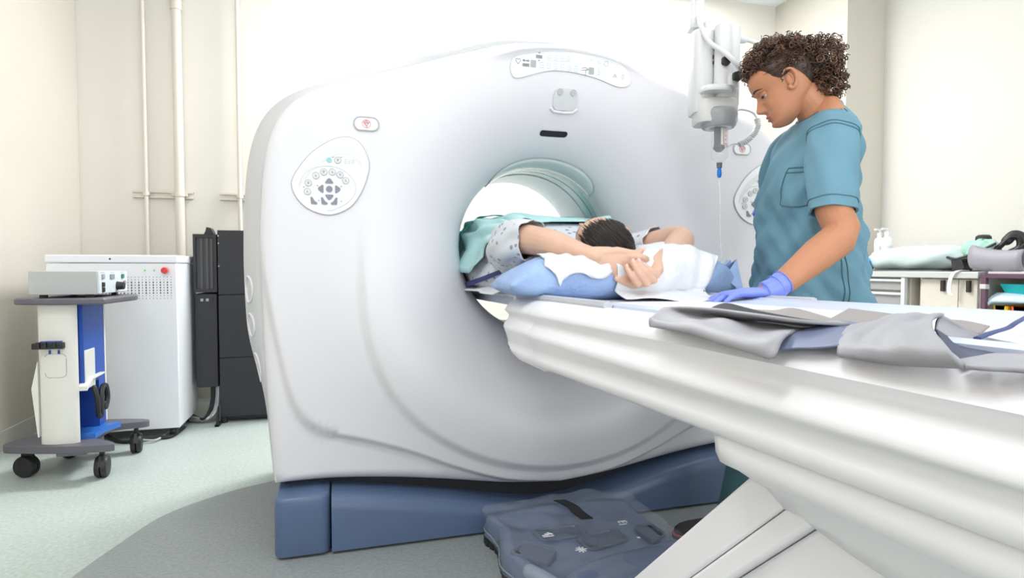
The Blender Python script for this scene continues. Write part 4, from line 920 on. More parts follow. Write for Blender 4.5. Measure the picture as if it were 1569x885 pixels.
while n < 620:
    t = hr.uniform(-180, 180); h = hairline(t); ph_ = h+(88-h)*hr.random()**.8
    if abs(t) > 100 and hr.random() < .3: continue
    if 28 < abs(t) < 75 and ph_ < h+9: continue
    q = (ph_-h)/(90-h); th_max = .030*min(1, max(0, ph_-18)/26) + .006
    if 55 < abs(t) < 110: th_max *= min(1, max(.12, (ph_-8)/40))
    p = skull(t, ph_, hr.uniform(.25, 1.)*th_max); v = (p-Vector((0, 0, .02))).normalized()
    tang = v.cross(Vector((hr.gauss(0, 1), hr.gauss(0, 1), hr.gauss(0, 1)))).normalized()
    d = tang+v*hr.uniform(-.1, .6)+Vector((-.5, 0, 0))
    curl((gA, gB, gC)[n % 3], p, d, hr.uniform(.012, .030), hr.uniform(.005, .0095)*(.5 if th_max < .012 else 1), hr.uniform(1.2, 2.4), hr.uniform(.0010, .0017)); n += 1
mass((-.112, 0, .026), (.080, .078, .076), 560); mass((-.035, 0, .095), (.075, .07, .055), 260); mass((-.112, 0, -.046), (.052, .055, .054), 220); mass((.045, 0, .100), (.050, .055, .030), 150)
G().ball((-.088, 0, .028), (.062, .062, .058), 20, 14, M=NH).ball((-.03, 0, .085), (.066, .060, .048), 20, 14, M=NH).ball((-.104, 0, -.034), (.030, .038, .04), 16, 10, M=NH).out('hair_volume', mat('deep brown hair', (.022, .011, .008), .7, bump=.5, bscale=120), hcap)
for g_, c in ((gA, (.085, .040, .023)), (gB, (.17, .085, .048)), (gC, (.050, .024, .015))):
    o = g_.out('hair_curls', mat('hair curl %d' % int(c[0]*1000), c, .4), hcap); o['kind'] = 'stuff'

gs = G()
for i in range(170):
    sd = 1 if i % 2 else -1; a = hr.uniform(28, 118); h = hairline(a); p0 = h+hr.uniform(-1, 30); pts = []
    for q in np.linspace(0, 1, 9): pts.append(NH @ skull(sd*(a+(150-a)*q*.8), p0+(18-p0)*q*.75+3*math.sin(9*q+i), .006+.003*math.sin(7*q+i*2)))
    gs.tube(pts, [.0004]+[hr.uniform(.0009, .0016)]*7+[.0005], 4)
o = gs.out('hair_strands', mat('brushed back strands', (.055, .027, .017), .4, var=.5, vscale=50), hcap); o['kind'] = 'stuff'
# ------------------------------------------------------------------ lead apron folded over the table
AP = {
 'front_flap': [[(-0.335, -1.252, 0.879), (-0.284, -1.212, 0.894), (-0.279, -1.318, 0.899), (-0.278, -1.382, 0.899), (-0.295, -1.508, 0.899), (-0.229, -1.519, 0.893)], [(-0.343, -1.262, 0.877), (-0.285, -1.232, 0.881), (-0.26, -1.291, 0.881), (-0.25, -1.361, 0.877), (-0.235, -1.437, 0.879), (-0.205, -1.459, 0.884)], [(-0.347, -1.269, 0.872), (-0.338, -1.335, 0.877), (-0.338, -1.403, 0.877), (-0.336, -1.471, 0.874), (-0.332, -1.522, 0.878), (-0.31, -1.511, 0.879)], [(-0.348, -1.275, 0.871), (-0.35, -1.37, 0.873), (-0.352, -1.437, 0.868), (-0.354, -1.5, 0.865), (-0.354, -1.536, 0.863), (-0.346, -1.535, 0.868)]],
 'fold_shade': [[(-0.24, -1.262, 0.894), (-0.215, -1.269, 0.904), (-0.21, -1.309, 0.9), (-0.21, -1.351, 0.896), (-0.21, -1.432, 0.892), (-0.21, -1.498, 0.891)], [(-0.262, -1.285, 0.893), (-0.26, -1.33, 0.894), (-0.258, -1.37, 0.893), (-0.255, -1.406, 0.892), (-0.235, -1.464, 0.89), (-0.215, -1.506, 0.89)]],  # black sheet: dark lining plus the fold's shade put into its colour
 'back_flap': [[(-0.19, -1.298, 0.895), (-0.18, -1.336, 0.896), (-0.18, -1.375, 0.902), (-0.185, -1.433, 0.896), (-0.2, -1.483, 0.891)], [(-0.205, -1.339, 0.894), (-0.205, -1.365, 0.892), (-0.205, -1.403, 0.891), (-0.205, -1.443, 0.89), (-0.205, -1.488, 0.89)]],
 'lining': [[(-0.336, -1.523, 0.863), (-0.305, -1.505, 0.877), (-0.25, -1.504, 0.889), (-0.2, -1.491, 0.889)], [(-0.331, -1.529, 0.865), (-0.31, -1.53, 0.874), (-0.27, -1.538, 0.884), (-0.21, -1.517, 0.888)], [(-0.33, -1.542, 0.869), (-0.328, -1.572, 0.873), (-0.32, -1.596, 0.879), (-0.28, -1.597, 0.888)]],
 'roll': [[(-0.332, -1.604, 0.874), (-0.335, -1.659, 0.876), (-0.335, -1.695, 0.88), (-0.335, -1.726, 0.884)], [(-0.322, -1.594, 0.882), (-0.335, -1.656, 0.888), (-0.338, -1.691, 0.892), (-0.338, -1.717, 0.894)], [(-0.285, -1.56, 0.887), (-0.3, -1.622, 0.897), (-0.305, -1.659, 0.902), (-0.305, -1.678, 0.905)], [(-0.235, -1.524, 0.891), (-0.225, -1.551, 0.901), (-0.225, -1.593, 0.909), (-0.25, -1.633, 0.911)], [(-0.2, -1.505, 0.89), (-0.19, -1.526, 0.899), (-0.19, -1.566, 0.908), (-0.215, -1.615, 0.912)], [(-0.18, -1.498, 0.89), (-0.165, -1.515, 0.899), (-0.165, -1.552, 0.905), (-0.19, -1.598, 0.909)]],
 'inner': [[(-0.215, -1.615, 0.912), (-0.2, -1.621, 0.904), (-0.18, -1.626, 0.892), (-0.16, -1.637, 0.886), (-0.15, -1.665, 0.883)], [(-0.22, -1.614, 0.908), (-0.205, -1.62, 0.898), (-0.19, -1.63, 0.889), (-0.17, -1.644, 0.883), (-0.16, -1.671, 0.882)], [(-0.25, -1.636, 0.901), (-0.23, -1.638, 0.891), (-0.21, -1.648, 0.887), (-0.19, -1.657, 0.882), (-0.18, -1.683, 0.881)]],
 'inner_navy': [[(-0.25, -1.636, 0.901), (-0.23, -1.638, 0.891), (-0.21, -1.648, 0.887), (-0.19, -1.657, 0.883), (-0.18, -1.683, 0.882)], [(-0.285, -1.671, 0.892), (-0.265, -1.672, 0.887), (-0.255, -1.685, 0.886), (-0.24, -1.696, 0.885), (-0.23, -1.714, 0.885)], [(-0.315, -1.706, 0.885), (-0.3, -1.711, 0.886), (-0.285, -1.715, 0.885), (-0.27, -1.72, 0.885), (-0.26, -1.732, 0.885)]],
 'lower_layer': [[(-0.32, -1.71, 0.886), (-0.307, -1.716, 0.889), (-0.299, -1.725, 0.892), (-0.276, -1.742, 0.892)], [(-0.336, -1.726, 0.884), (-0.336, -1.741, 0.885), (-0.33, -1.754, 0.886), (-0.33, -1.775, 0.888)]],
 'flat_far': [[(0.06, -1.24, 0.888), (0.035, -1.326, 0.888), (0.006, -1.407, 0.888)], [(-0.138, -1.398, 0.888), (-0.175, -1.474, 0.888), (-0.158, -1.496, 0.888)]],
 'flat_far2': [[(0.012, -1.453, 0.888), (0.014, -1.474, 0.888), (-0.03, -1.534, 0.888)], [(-0.066, -1.523, 0.888), (-0.111, -1.571, 0.888), (-0.131, -1.592, 0.888)]],
 'strap': [[(-0.213, -1.648, 0.893), (-0.174, -1.635, 0.896), (-0.089, -1.593, 0.894), (-0.028, -1.564, 0.897), (0.327, -1.374, 0.895)]],
}
def curve_sheet(rows, nu=40, nv=8):
    """smooth sheet through a few measured cross lines"""
    R = [resample3(catmull(r, 8), nu) for r in rows]
    cols = [resample3(catmull([R[k][i] for k in range(len(R))], 6), nv*(len(R)-1)+1) for i in range(nu)]
    return np.array(cols)
def resample3(P, n):
    P = np.array(P); d = np.concatenate([[0], np.cumsum(np.linalg.norm(np.diff(P, axis=0), axis=1))]); s = np.linspace(0, d[-1], n)
    return np.stack([np.interp(s, d, P[:, k]) for k in range(3)], 1)
APR = mat('grey apron vinyl', (.32, .315, .34), .6, var=.03, vscale=14, bump=.12, bscale=40)
APRB = mat('brown grey apron cloth', (.28, .255, .25), .7, bump=.1, bscale=60)
APRN = mat('navy apron lining', (.05, .06, .11), .6)
LIN = mat('blue grey apron lining', (.15, .175, .275), .55)
apron = thing('lead_apron', 'grey lead apron with dark lining, lying rumpled over the near end of the table', 'apron', (-.3, -1.45, .87))
for k, nm, m, sol in (('front_flap', 'front_flap', APR, .004), ('fold_shade', 'dark_lining', mat('black lining with fold shade', (.012, .012, .016), .7), .002), ('back_flap', 'back_flap', APRB, .003), ('lining', 'blue_lining', LIN, .002), ('roll', 'rolled_flap', APR, .004), ('inner', 'inner_flap', APR, .003), ('inner_navy', 'dark_lining', APRN, .002), ('lower_layer', 'lower_layer', APR, .003), ('flat_far', 'back_flap', APRB, .002), ('flat_far2', 'back_flap', APRB, .002)):
    if k == 'front_flap': AP[k] = [[(x, y, z+dz) for x, y, z in r] for r, dz in zip(AP[k], (.001, .0065, .005, .0))]
    if k == 'lining': AP[k] = [[(x, y, z+.005) for x, y, z in r] for r in AP[k]]
    C = curve_sheet(AP[k])
    if k in ('front_flap', 'roll'):
        nu, nv = C.shape[:2]; U, V = np.meshgrid(np.linspace(0, 1, nu), np.linspace(0, 1, nv), indexing='ij')
        C[..., 2] += .0035*np.sin(9*U+5*V)*np.sin(PI*V)*np.sin(PI*U) + .002*np.sin(21*U-7*V)*np.sin(PI*V)
    G().grid(C).out(nm, m, apron, solid=sol, ang=70)
G().tube(catmull(AP['strap'][0], 6), .0035, 8, flat=.5).out('apron_strap', mat('navy strap', (.05, .075, .19), .7), apron)
# ------------------------------------------------------------------ foot pedal unit on the floor, under clear plastic
PEDB = mat('slate pedal plastic', (.125, .165, .27), .35, coat=.2); PEDD = mat('dark slate pedal', (.085, .11, .17), .35)
ICON = mat('white print', (.8, .82, .85), .5)
ped = thing('foot_pedal_unit', 'slate blue foot pedal unit under clear plastic, before the scanner base', 'foot pedal', (0, -.4, 0))
pl = [tuple(p) for p in catmull([(-.285, -.07), (-.30, -.2), (-.322, -.36), (-.30, -.5), (-.25, -.62), (-.10, -.72), (.05, -.75), (.17, -.70), (.22, -.55), (.225, -.35), (.215, -.2), (.19, -.07)], 5, True)]
pc = (-.06, -.38)
def shrink(s): return [(pc[0]+(x-pc[0])*s, pc[1]+(y-pc[1])*s) for x, y in pl]
G().loft([[(x, y, z) for x, y in shrink(s)] for z, s in ((.022, .985), (.03, 1), (.078, .985), (.092, .965), (.098, .93), (.098, .85), (.088, .80), (.086, .4), (.086, .05))]).out('pedal_base', PEDB, ped, ang=60)
g = G(); sk = shrink(.99)
for i in range(0, len(sk), 1):
    a = Vector((*sk[i], 0)); b = Vector((*sk[(i+1) % len(sk)], 0)); c = a.lerp(b, .5); d = (b-a).normalized(); n_ = Vector((d.y, -d.x, 0))
    g.add([a-n_*.004, b-n_*.004, b-n_*.004+Vector((0, 0, .026)), a-n_*.004+Vector((0, 0, .026)), a.lerp(b, .2)+n_*.006, a.lerp(b, .8)+n_*.006, a.lerp(b, .8)+n_*.006+Vector((0, 0, .026)), a.lerp(b, .2)+n_*.006+Vector((0, 0, .026))], [(0, 1, 2, 3), (4, 5, 6, 7), (0, 4, 7, 3), (1, 5, 6, 2), (0, 1, 5, 4), (3, 2, 6, 7)])
o = g.out('rubber_bumper', mat('black rubber', (.015, .015, .018), .7), ped, smooth=False); o['kind'] = 'stuff'
def quad_pad(P, z0, z1, name, m):
    c = np.mean(P, 0); Q = []
    for i in range(4):
        a, b, d = np.array(P[i-1]), np.array(P[i]), np.array(P[(i+1) % 4])
        for t in np.linspace(0, 1, 5): Q.append((1-t)**2*(b+(a-b)*.25)+2*t*(1-t)*b+t*t*(b+(d-b)*.25))
    return G().loft([[(c[0]+(q[0]-c[0])*s, c[1]+(q[1]-c[1])*s, z) for q in Q] for z, s in ((z0, 1), (z1-.004, 1), (z1, .95), (z1, .86), (z1-.006, .80), (z1-.006, .1))]).out(name, m, ped, ang=50)
quad_pad([(-.320, -.385), (-.255, -.335), (-.165, -.41), (-.225, -.49)], .085, .104, 'pedal', PEDD)
quad_pad([(.125, -.335), (.20, -.315), (.21, -.42), (.135, -.445)], .085, .104, 'pedal', PEDD)
quad_pad([(-.20, -.24), (-.03, -.24), (-.02, -.33), (-.19, -.33)], .083, .094, 'pedal_recess', PEDD)
quad_pad([(-.08, -.33), (.08, -.30), (.09, -.40), (-.07, -.43)], .083, .094, 'pedal_recess', PEDD)
arm = [(-.20, -.67, .075), (-.16, -.61, .085), (-.06, -.57, .09), (.08, -.55, .09), (.20, -.53, .088), (.26, -.55, .085)]
G().tube(catmull(arm, 6), [.02]*5+[.07]*26, 18, flat=.45, up=(0, 0, 1), rnd=True).out('pedal_arm', PEDB, ped)
G().tube([(-.285, -.50, .095), (-.262, -.56, .10), (-.24, -.62, .10)], .022, 14, rnd=True).out('grip_tube', mat('clear grey tube', (.28, .33, .42), .2), ped)
icons = ([[(-1, -.4), (1, -.4)], [(-1, .1), (.2, .1)], [(-.4, .6), (1, .2)], [(.2, 1), (1, .2)]], [[(-1, -.6), (.6, -.6)], [(-.6, 0), (-.6, .8), (1, .8), (1, 0)], [(0, .3), (.6, .3)]], [[(-1, 0), (1, 0)], [(-.6, .7), (.6, -.7)], [(-.6, -.7), (.6, .7)], [(0, -1), (0, 1)]], [[(-.4, 0), (.4, 0)], [(-.3, .4), (.3, .3)]])
for (x, y), ic, s in (((-.181, -.36), icons[0], .018), ((.085, -.345), icons[1], .016), ((-.117, -.475), icons[2], .018), ((.085, -.455), icons[3], .012)):
    g = G()
    for ln in ic: g.tube([(x+u*s, y+v*s, .124) for u, v in ln], .0028, 5, flat=.4)
    g.out('pedal_icon', ICON, ped)['kind'] = 'stuff'
def plastic():
    m = bpy.data.materials.new('clear crumpled plastic'); m.use_nodes = True; nt = m.node_tree; b = nt.nodes['Principled BSDF']
    b.inputs['Base Color'].default_value = (.75, .8, .88, 1); b.inputs['Roughness'].default_value = .08; b.inputs['Alpha'].default_value = .10; b.inputs['Specular IOR Level'].default_value = .9
    n = nt.nodes.new('ShaderNodeTexNoise'); n.inputs['Scale'].default_value = 16; n.inputs['Detail'].default_value = 3; bp = nt.nodes.new('ShaderNodeBump'); bp.inputs['Strength'].default_value = .9; bp.inputs['Distance'].default_value = .02
    tc = nt.nodes.new('ShaderNodeTexCoord'); nt.links.new(tc.outputs['Object'], n.inputs['Vector']); nt.links.new(n.outputs[0], bp.inputs['Height']); nt.links.new(bp.outputs[0], b.inputs['Normal'])
    return m
nr, na = 26, 84; rows = []; P = resample(pl, na); r2 = np.random.default_rng(5); ph4 = r2.uniform(0, 6, 12)
for i in range(nr):
    q = i/(nr-1); s = 1.03*(.03+.97*min(q*1.25, 1)); row = []
    for k in range(na):
        x = pc[0]+(P[k][0]-pc[0])*s; y = pc[1]+(P[k][1]-pc[1])*s
        z = .115+.008*math.sin(17*x+ph4[0]+9*y)*math.sin(13*y+ph4[1])+.004*math.sin(41*x-23*y+ph4[2])+.003*math.sin(60*y+31*x+ph4[3])+.006*abs(math.sin(11*x+7*y+ph4[4]))
        if q > .8: z = z*(1-(q-.8)/.2)+.035*(q-.8)/.2; x += .006*math.sin(k*.9); y += .006*math.cos(k*1.3)
        row.append((x, y, z))
    rows.append(row)
pv = G().loft(rows, cap=True).out('plastic_cover', plastic(), ped, ang=80); pv['label'] = 'clear crumpled plastic cover'
G().tube([tuple(p) for p in rows[int(nr*.93)]]+[rows[int(nr*.93)][0]], .0018, 5, cap=False).out('cover_hem', mat('milky plastic edge', (.30, .35, .44), .3), ped)
tp_ = [(-.052, -.12, .128), (-.048, -.15, .133), (-.034, -.20, .134), (-.034, -.25, .135), (-.022, -.30, .132)]
G().loft([[(x-.02, y, z), (x+.02, y-.006, z), (x+.02, y-.006, z+.003), (x-.02, y, z+.003)] for x, y, z in [tuple(q) for q in catmull(tp_, 6)]]).out('black_strap', mat('black webbing', (.012, .012, .013), .7), ped)
# ------------------------------------------------------------------ ceiling-hung contrast injector
INJ = mat('injector white plastic', (.76, .765, .77), .35); INJG = mat('injector grey plastic', (.36, .37, .38), .35)
inj = thing('contrast_injector', 'white contrast injector head with a syringe, hung from a ceiling pole beside the standing woman', 'injector', (.503, -.217, 1.29))
IE, IF_ = Vector((.9598, -.2807, 0)), Vector((-.2807, -.9598, 0))
IM = Matrix(((IE.x, IF_.x, 0, .503), (IE.y, IF_.y, 0, -.217), (0, 0, 1, 0), (0, 0, 0, 1)))      # a across, b to the front, z up
iw = lambda a, b, z: IM @ Vector((a, b, z))
def iprism(x0, x1, b0, b1, z0, z1, r, name, m, par=None, taper=1., bev=.004):
    P = rrect(x0, x1, b0, b1, r, 5); c = ((x0+x1)/2, (b0+b1)/2)
    return G().loft([[(c[0]+(x-c[0])*s, c[1]+(y-c[1])*s, z) for x, y in P] for z, s in ((z0, taper*.96), (z0+.005, taper), (z1-.012, 1), (z1-.003, .96), (z1, .88))], M=IM).out(name, m, par or inj, ang=50)
G().tube([iw(-.046, -.04, 1.82), iw(-.046, -.04, CEIL)], .021, 18).out('ceiling_pole', INJ, inj)
G().tube([iw(-.068, -.035, 1.845), iw(-.068, -.035, CEIL)], .009, 10).out('cable_duct', INJ, inj)
iprism(-.084, -.026, -.07, -.005, 1.825, 1.87, .012, 'pole_clamp', INJ)
G().lathe([(.001, .02), (.10, .02), (.11, .0), (.001, 0)], 28, (*iw(-.046, -.04, 0).xy, CEIL-.02)).out('ceiling_flange', INJ, inj)
iprism(-.082, .0, -.075, .045, 1.515, 1.805, .03, 'housing', INJ, taper=.93)
iprism(-.01, .080, -.065, .055, 1.535, 1.815, .03, 'housing', INJ, taper=.97)
iprism(-.045, .035, -.05, .03, 1.80, 1.835, .02, 'housing_cap', INJ)
iprism(-.070, .075, -.06, .06, 1.475, 1.56, .035, 'lower_housing', mat('warm white plastic', (.70, .70, .69), .4))
G().tube([iw(.008, .062, 1.585), iw(.008, .062, 1.80)], [.03, .028], 20).out('front_column', INJ, inj)
iprism(-.068, .038, .02, .10, 1.572, 1.592, .035, 'front_shelf', INJ)
iprism(.012, .056, .035, .098, 1.588, 1.625, .018, 'knob_boss', INJ)
def knob(a, z, b=.10, r=.017):
    c = iw(a, b, z); Mq = frame(c, IF_, (0, 0, 1)); P = []
    for k in range(20):
        an = 2*PI*k/20; P.append((math.cos(an)*r*(1+.08*math.cos(an*5)), math.sin(an)*r*(1+.08*math.cos(an*5))))
    G().loft([[(x, u*s, v*s) for u, v in P] for x, s in ((-.02, .5), (0, .6), (.002, 1), (.014, 1), (.018, .8))], M=Mq).out('knob', DARK, inj)
knob(.006, 1.668, .092, .016); knob(.040, 1.612, .104, .0165)
for z in (1.735, 1.68, 1.70): G().box(-.022, -.019, .044, .05, z-.006, z+.006, M=IM).out('housing_slot', DARK, inj)
G().lathe([(.001, .012), (.058, .012), (.064, .004), (.066, -.01), (.060, -.045), (.054, -.052), (.046, -.052)], 36, (*iw(.012, .012, 0).xy, 1.512)).out('grey_collar', INJG, inj)
G().lathe([(.046, -.05), (.046, -.0525), (.030, -.0525), (.030, -.048)], 36, (*iw(.012, .012, 0).xy, 1.512)).out('collar_ring', mat('pale ring', (.75, .76, .78), .3), inj)
G().lathe([(.030, -.045), (.001, -.045)], 24, (*iw(.012, .012, 0).xy, 1.512)).out('collar_mouth', DARK, inj)
SY = (*iw(.018, .012, 0).xy, 0)
def clear(name, a=.22):
    m = mat(name, (.90, .93, .95), .08, alpha=a, spec=.8); return m
G().lathe([(.029, 1.47), (.029, 1.362), (.026, 1.352), (.008, 1.336), (.006, 1.325), (.005, 1.30)], 28, SY).out('syringe_barrel', clear('clear syringe'), inj)
G().box(-.020, -.004, -.008, .008, 1.385, 1.465, M=Matrix.Translation(iw(.018, .018, 0)) @ Matrix.Rotation(-math.radians(16.3), 4, 'Z')).out('plunger_rod', DARK, inj)
G().lathe([(.001, 1.466), (.009, 1.466), (.009, 1.392), (.001, 1.392)], 14, (*iw(.024, .018, 0).xy, 0)).out('chrome_rod', STEEL, inj)
G().lathe([(.001, 1.398), (.018, 1.398), (.021, 1.388), (.010, 1.376), (.001, 1.374)], 20, (*iw(.015, .014, 0).xy, 0)).out('plunger_head', mat('brown black rubber', (.035, .022, .02), .5), inj)
G().lathe([(.001, 1.337), (.010, 1.337), (.009, 1.318), (.001, 1.318)], 16, SY).out('syringe_nozzle', mat('dark grey tip', (.12, .13, .15), .4), inj)
G().lathe([(.001, 1.318), (.006, 1.318), (.008, 1.306), (.008, 1.292), (.005, 1.284), (.001, 1.284)], 16, SY).out('blue_tip', mat('bright blue tip', (.01, .20, .75), .35), inj)
g = G()
for z0 in (1.445, 1.43, 1.415, 1.40):
    for q in range(3): g.tube([(.030*math.cos(a)+SY[0], .030*math.sin(a)+SY[1], z0-.003*q+(.002 if q == 1 else 0)) for a in np.linspace(-1.5-.15, -1.5+.25-.1*(q % 2), 4)], .0008, 4)
g.out('syringe_print', mat('orange red print', (.85, .25, .15), .5), inj)['kind'] = 'stuff'
def icable(pts, r, name, m=INJ): return G().tube(catmull([iw(*p) for p in pts], 7), r, 10, rnd=True).out(name, m, inj)
icable([(-.058, .0, 1.86), (-.062, .03, 1.82), (-.045, .07, 1.745), (-.005, .115, 1.69), (.035, .125, 1.645), (.085, .09, 1.615), (.14, .02, 1.605), (.19, -.05, 1.61)], .0085, 'thick_cable')
icable([(.078, -.02, 1.785), (.115, -.02, 1.785)], .012, 'cable_boot'); icable([(.10, -.02, 1.785), (.135, -.02, 1.782), (.165, -.02, 1.765), (.20, -.04, 1.735)], .0075, 'thick_cable')
for k in range(4): G().tube([iw(.084+.008*k, -.02, 1.785), iw(.087+.008*k, -.02, 1.785)], .0135, 14).out('boot_rib', INJ, inj)
icable([(.078, -.02, 1.528), (.11, -.02, 1.535), (.15, -.025, 1.525), (.168, -.03, 1.505)], .0035, 'thin_cable')
cp_ = [iw(*p) for p in [(.168, -.03, 1.505), (.172, -.03, 1.48), (.160, -.03, 1.452), (.135, -.03, 1.427), (.105, -.03, 1.41)]]
cp_ = [Vector(p) for p in catmull(cp_, 40)]; pts = []
for i, p in enumerate(cp_):
    t = (cp_[min(i+1, len(cp_)-1)]-cp_[max(i-1, 0)]).normalized(); u = t.orthogonal().normalized(); w = t.cross(u); a = i*2*PI*20/len(cp_); pts.append(p+u*.009*math.cos(a)+w*.009*math.sin(a))
G().tube(pts, .0026, 6).out('coiled_cable', INJ, inj)
icable([(.105, -.03, 1.41), (.08, -.02, 1.412), (.05, .0, 1.395), (.045, .012, 1.40)], .0028, 'thin_cable')
drip = G().tube(catmull([(SY[0], SY[1], 1.284), (SY[0]+.002, SY[1]-.004, 1.2), (SY[0]+.001, SY[1]-.008, 1.1), (SY[0]+.004, SY[1]-.014, .99), (SY[0]-.02, SY[1]-.05, .93), (SY[0]-.10, SY[1]-.10, .905)], 6), .0018, 6).out('drip_line', clear('clear tubing', .45)); tag(drip, 'thin clear infusion line hanging from the syringe\'s blue tip to the pillow', 'tubing')
# ------------------------------------------------------------------ counter along the right wall
STEELT = mat('steel worktop', (.58, .58, .57), .35, metal=.3); CREAM = mat('cream laminate', (.66, .61, .53), .5)
cnt_ = thing('counter', 'cream cabinet counter with a grey worktop along the right wall, behind the woman', 'counter', (3.3, 1.2, 0))
G().box(2.98, XR, .60, 1.85, .893, .935).out('worktop', STEELT, cnt_, bevel=.004)
G().box(3.04, XR, .62, 1.02, .08, .893).out('cabinet_body', CREAM, cnt_, bevel=.003)
G().box(3.04, XR, 1.09, 1.84, .08, .893).out('cabinet_body', CREAM, cnt_, bevel=.003)
G().box(3.10, XR, .62, 1.84, 0, .09).out('plinth', DARK, cnt_)
G().box(3.2, XR, 1.02, 1.09, .08, .893).out('dark_gap', mat('brown shadow panel', (.14, .12, .10), .6), cnt_)
for y0, y1, hy in ((.63, .745, .675), (.75, 1.0, .84)):
    d = G().box(3.022, 3.04, y0, y1, .1, .885).out('door', CREAM, cnt_, bevel=.003)
    G().box(3.0, 3.022, hy-.011, hy+.011, .805, .878).out('door_handle', mat('black brown handle', (.03, .02, .018), .4), d, bevel=.003)
for z0, z1 in ((.80, .875), (.69, .78), (.55, .67), (.38, .53), (.12, .36)):
    d = G().box(3.01, 3.04, 1.12, 1.42, z0, z1).out('drawer', mat('grey wire drawer', (.34, .33, .33), .5), cnt_, bevel=.003)
    G().box(2.99, 3.01, 1.10, 1.44, z1-.014, z1+.004).out('drawer_rail', mat('pale steel rail', (.62, .63, .65), .35), d, bevel=.003)
for y in (1.105, 1.435): G().box(2.985, 3.012, y-.014, y+.014, .1, .89).out('drawer_post', mat('pale steel rail', (.62, .63, .65), .35), cnt_)
def blob(name, label, cat, c, r, m, seed, n=40, k=24, amp=.12, flat=.0, sharp=.8):
    rr_ = np.random.default_rng(seed); ph = rr_.uniform(0, 6, 8); rows = []
    for i in range(k):
        b = -PI/2+PI*i/(k-1); row = []
        for j in range(n):
            a = 2*PI*j/n
            d = 1+amp*(math.sin(3*a+ph[0])*math.cos(b*2+ph[1])*.5+math.sin(5*a+2*b+ph[2])*.35+math.sin(8*a-5*b+ph[3])*.3+math.sin(13*a+7*b+ph[4])*.15)
            cb = max(math.cos(b), .01)**sharp; z = math.copysign(abs(math.sin(b))**sharp, math.sin(b))*r[2]*d
            row.append((c[0]+r[0]*cb*math.cos(a)*d, c[1]+r[1]*cb*math.sin(a)*d, max(c[2]+z, c[2]-r[2]*.92)))
        rows.append(row)
    o = G().loft(rows).out(name, m, ang=80)
    return tag(o, label, cat) if label else o
blob('pillow', 'large pale aqua plastic-wrapped pillow lying on the worktop by the right wall', 'pillow', (3.27, 1.19, 1.023), (.24, .40, .094), mat('pale aqua cover', (.56, .66, .65), .45, bump=.3, bscale=14), 3, amp=.10)
G().box(3.02, 3.5, .86, 1.62, .936, .944).out('dark_slab', mat('dark grey slab', (.14, .15, .15), .6), cnt_, bevel=.002)  # thin dark slab along the pillow's lower edge
BOT = mat('white bottle plastic', (.82, .83, .85), .35)
for i, (x, y, lb) in enumerate(((3.30, 1.575, 'white pump bottle nearer the woman, first of two behind the aqua pillow'), (3.27, 1.485, 'white pump bottle farther from the woman, second of two behind the aqua pillow'))):
    b = thing('bottle', lb, 'bottle', (x, y, .935), 'white bottles behind the pillow')
    G().lathe([(.001, .935), (.036, .935), (.038, .94), (.038, 1.16), (.034, 1.185), (.016, 1.20), (.016, 1.21)], 22, (x, y, 0)).out('bottle_body', BOT, b)
    G().lathe([(.018, 1.205), (.018, 1.235), (.008, 1.24), (.008, 1.265), (.001, 1.265)], 16, (x, y, 0)).box(x-.05, x, y-.008, y+.008, 1.255, 1.268).out('pump_cap', BOT, b)
    G().lathe([(.0385, 1.04), (.0385, 1.13)], 22, (x, y, 0)).out('bottle_label', mat('grey label print', (.62, .64, .68), .5), b)
blob('blue_cloth', 'crumpled blue cloth between the bottles and the pillow', 'cloth', (3.12, 1.58, .99), (.09, .10, .055), mat('mid blue cloth', (.10, .30, .66), .7), 8)
ws = thing('white_strap', 'white strap hanging over the worktop\'s front edge', 'strap', (2.98, .74, .9))
P = [tuple(q) for q in catmull([(3.03, .70, .941), (2.975, .715, .941), (2.966, .745, .92), (2.964, .762, .87), (2.964, .765, .81), (2.966, .752, .785)], 6)]
G().loft([[(x, y-.012, z), (x, y+.012, z), (x+.004, y+.012, z+.002), (x+.004, y-.012, z+.002)] for x, y, z in P]).out('strap_band', mat('white webbing', (.82, .80, .84), .6), ws)
# head holder with black edge, green cloth and straps
hh = thing('head_holder', 'grey winged head holder with black edging on a black stem, beside the aqua pillow', 'head holder', (3.12, .82, .94))
wing = [[(3.10+.16*abs(u)*.4, .83-.20*u-.0, 1.012+.055*abs(u)**1.3*(1 if u < 0 else 1.7)+.02*v) for v in np.linspace(0, 1, 3)] for u in np.linspace(-.75, 1, 21)]
wing = [[(p[0]+.12*v, p[1], p[2]) for p, v in zip(r, (0, .5, 1))] for r in wing]
hg = mat('grey foam pad', (.40, .40, .43), .6)
G().grid(wing).out('wing_pad', hg, hh, solid=.012)
G().tube([(r[0][0]-.003, r[0][1], r[0][2]+.006) for r in wing], .008, 8, rnd=True).out('black_edge', DARK, hh)
G().prism([(.86, .936), (.78, .936), (.77, .96), (.79, 1.01), (.86, 1.01), (.85, .96)], 3.10, 3.18, 'x').out('stem', DARK, hh, bevel=.004)
blob('green_cloth', 'crumpled mint green cloth in the head holder', 'cloth', (3.22, .745, 1.075), (.09, .105, .065), mat('mint green cloth', (.36, .62, .50), .75, bump=.3, bscale=30), 12, amp=.2)
G().lathe([(.001, 1.178), (.03, 1.176), (.042, 1.165), (.045, 1.14), (.03, 1.12)], 18, (3.27, .775, 0)).out('black_knob', DARK, hh)
st_ = thing('black_straps', 'tangle of black straps with a padded grey cuff on the trolley end', 'strap', (3.2, .6, .94))
G().tube(catmull([(3.16, .72, 1.01), (3.18, .67, 1.04), (3.2, .62, 1.10), (3.22, .585, 1.145), (3.24, .55, 1.14), (3.24, .545, 1.09), (3.22, .58, 1.06)], 6), .026, 10, flat=.6, rnd=True).out('strap_loop', DARK, st_)
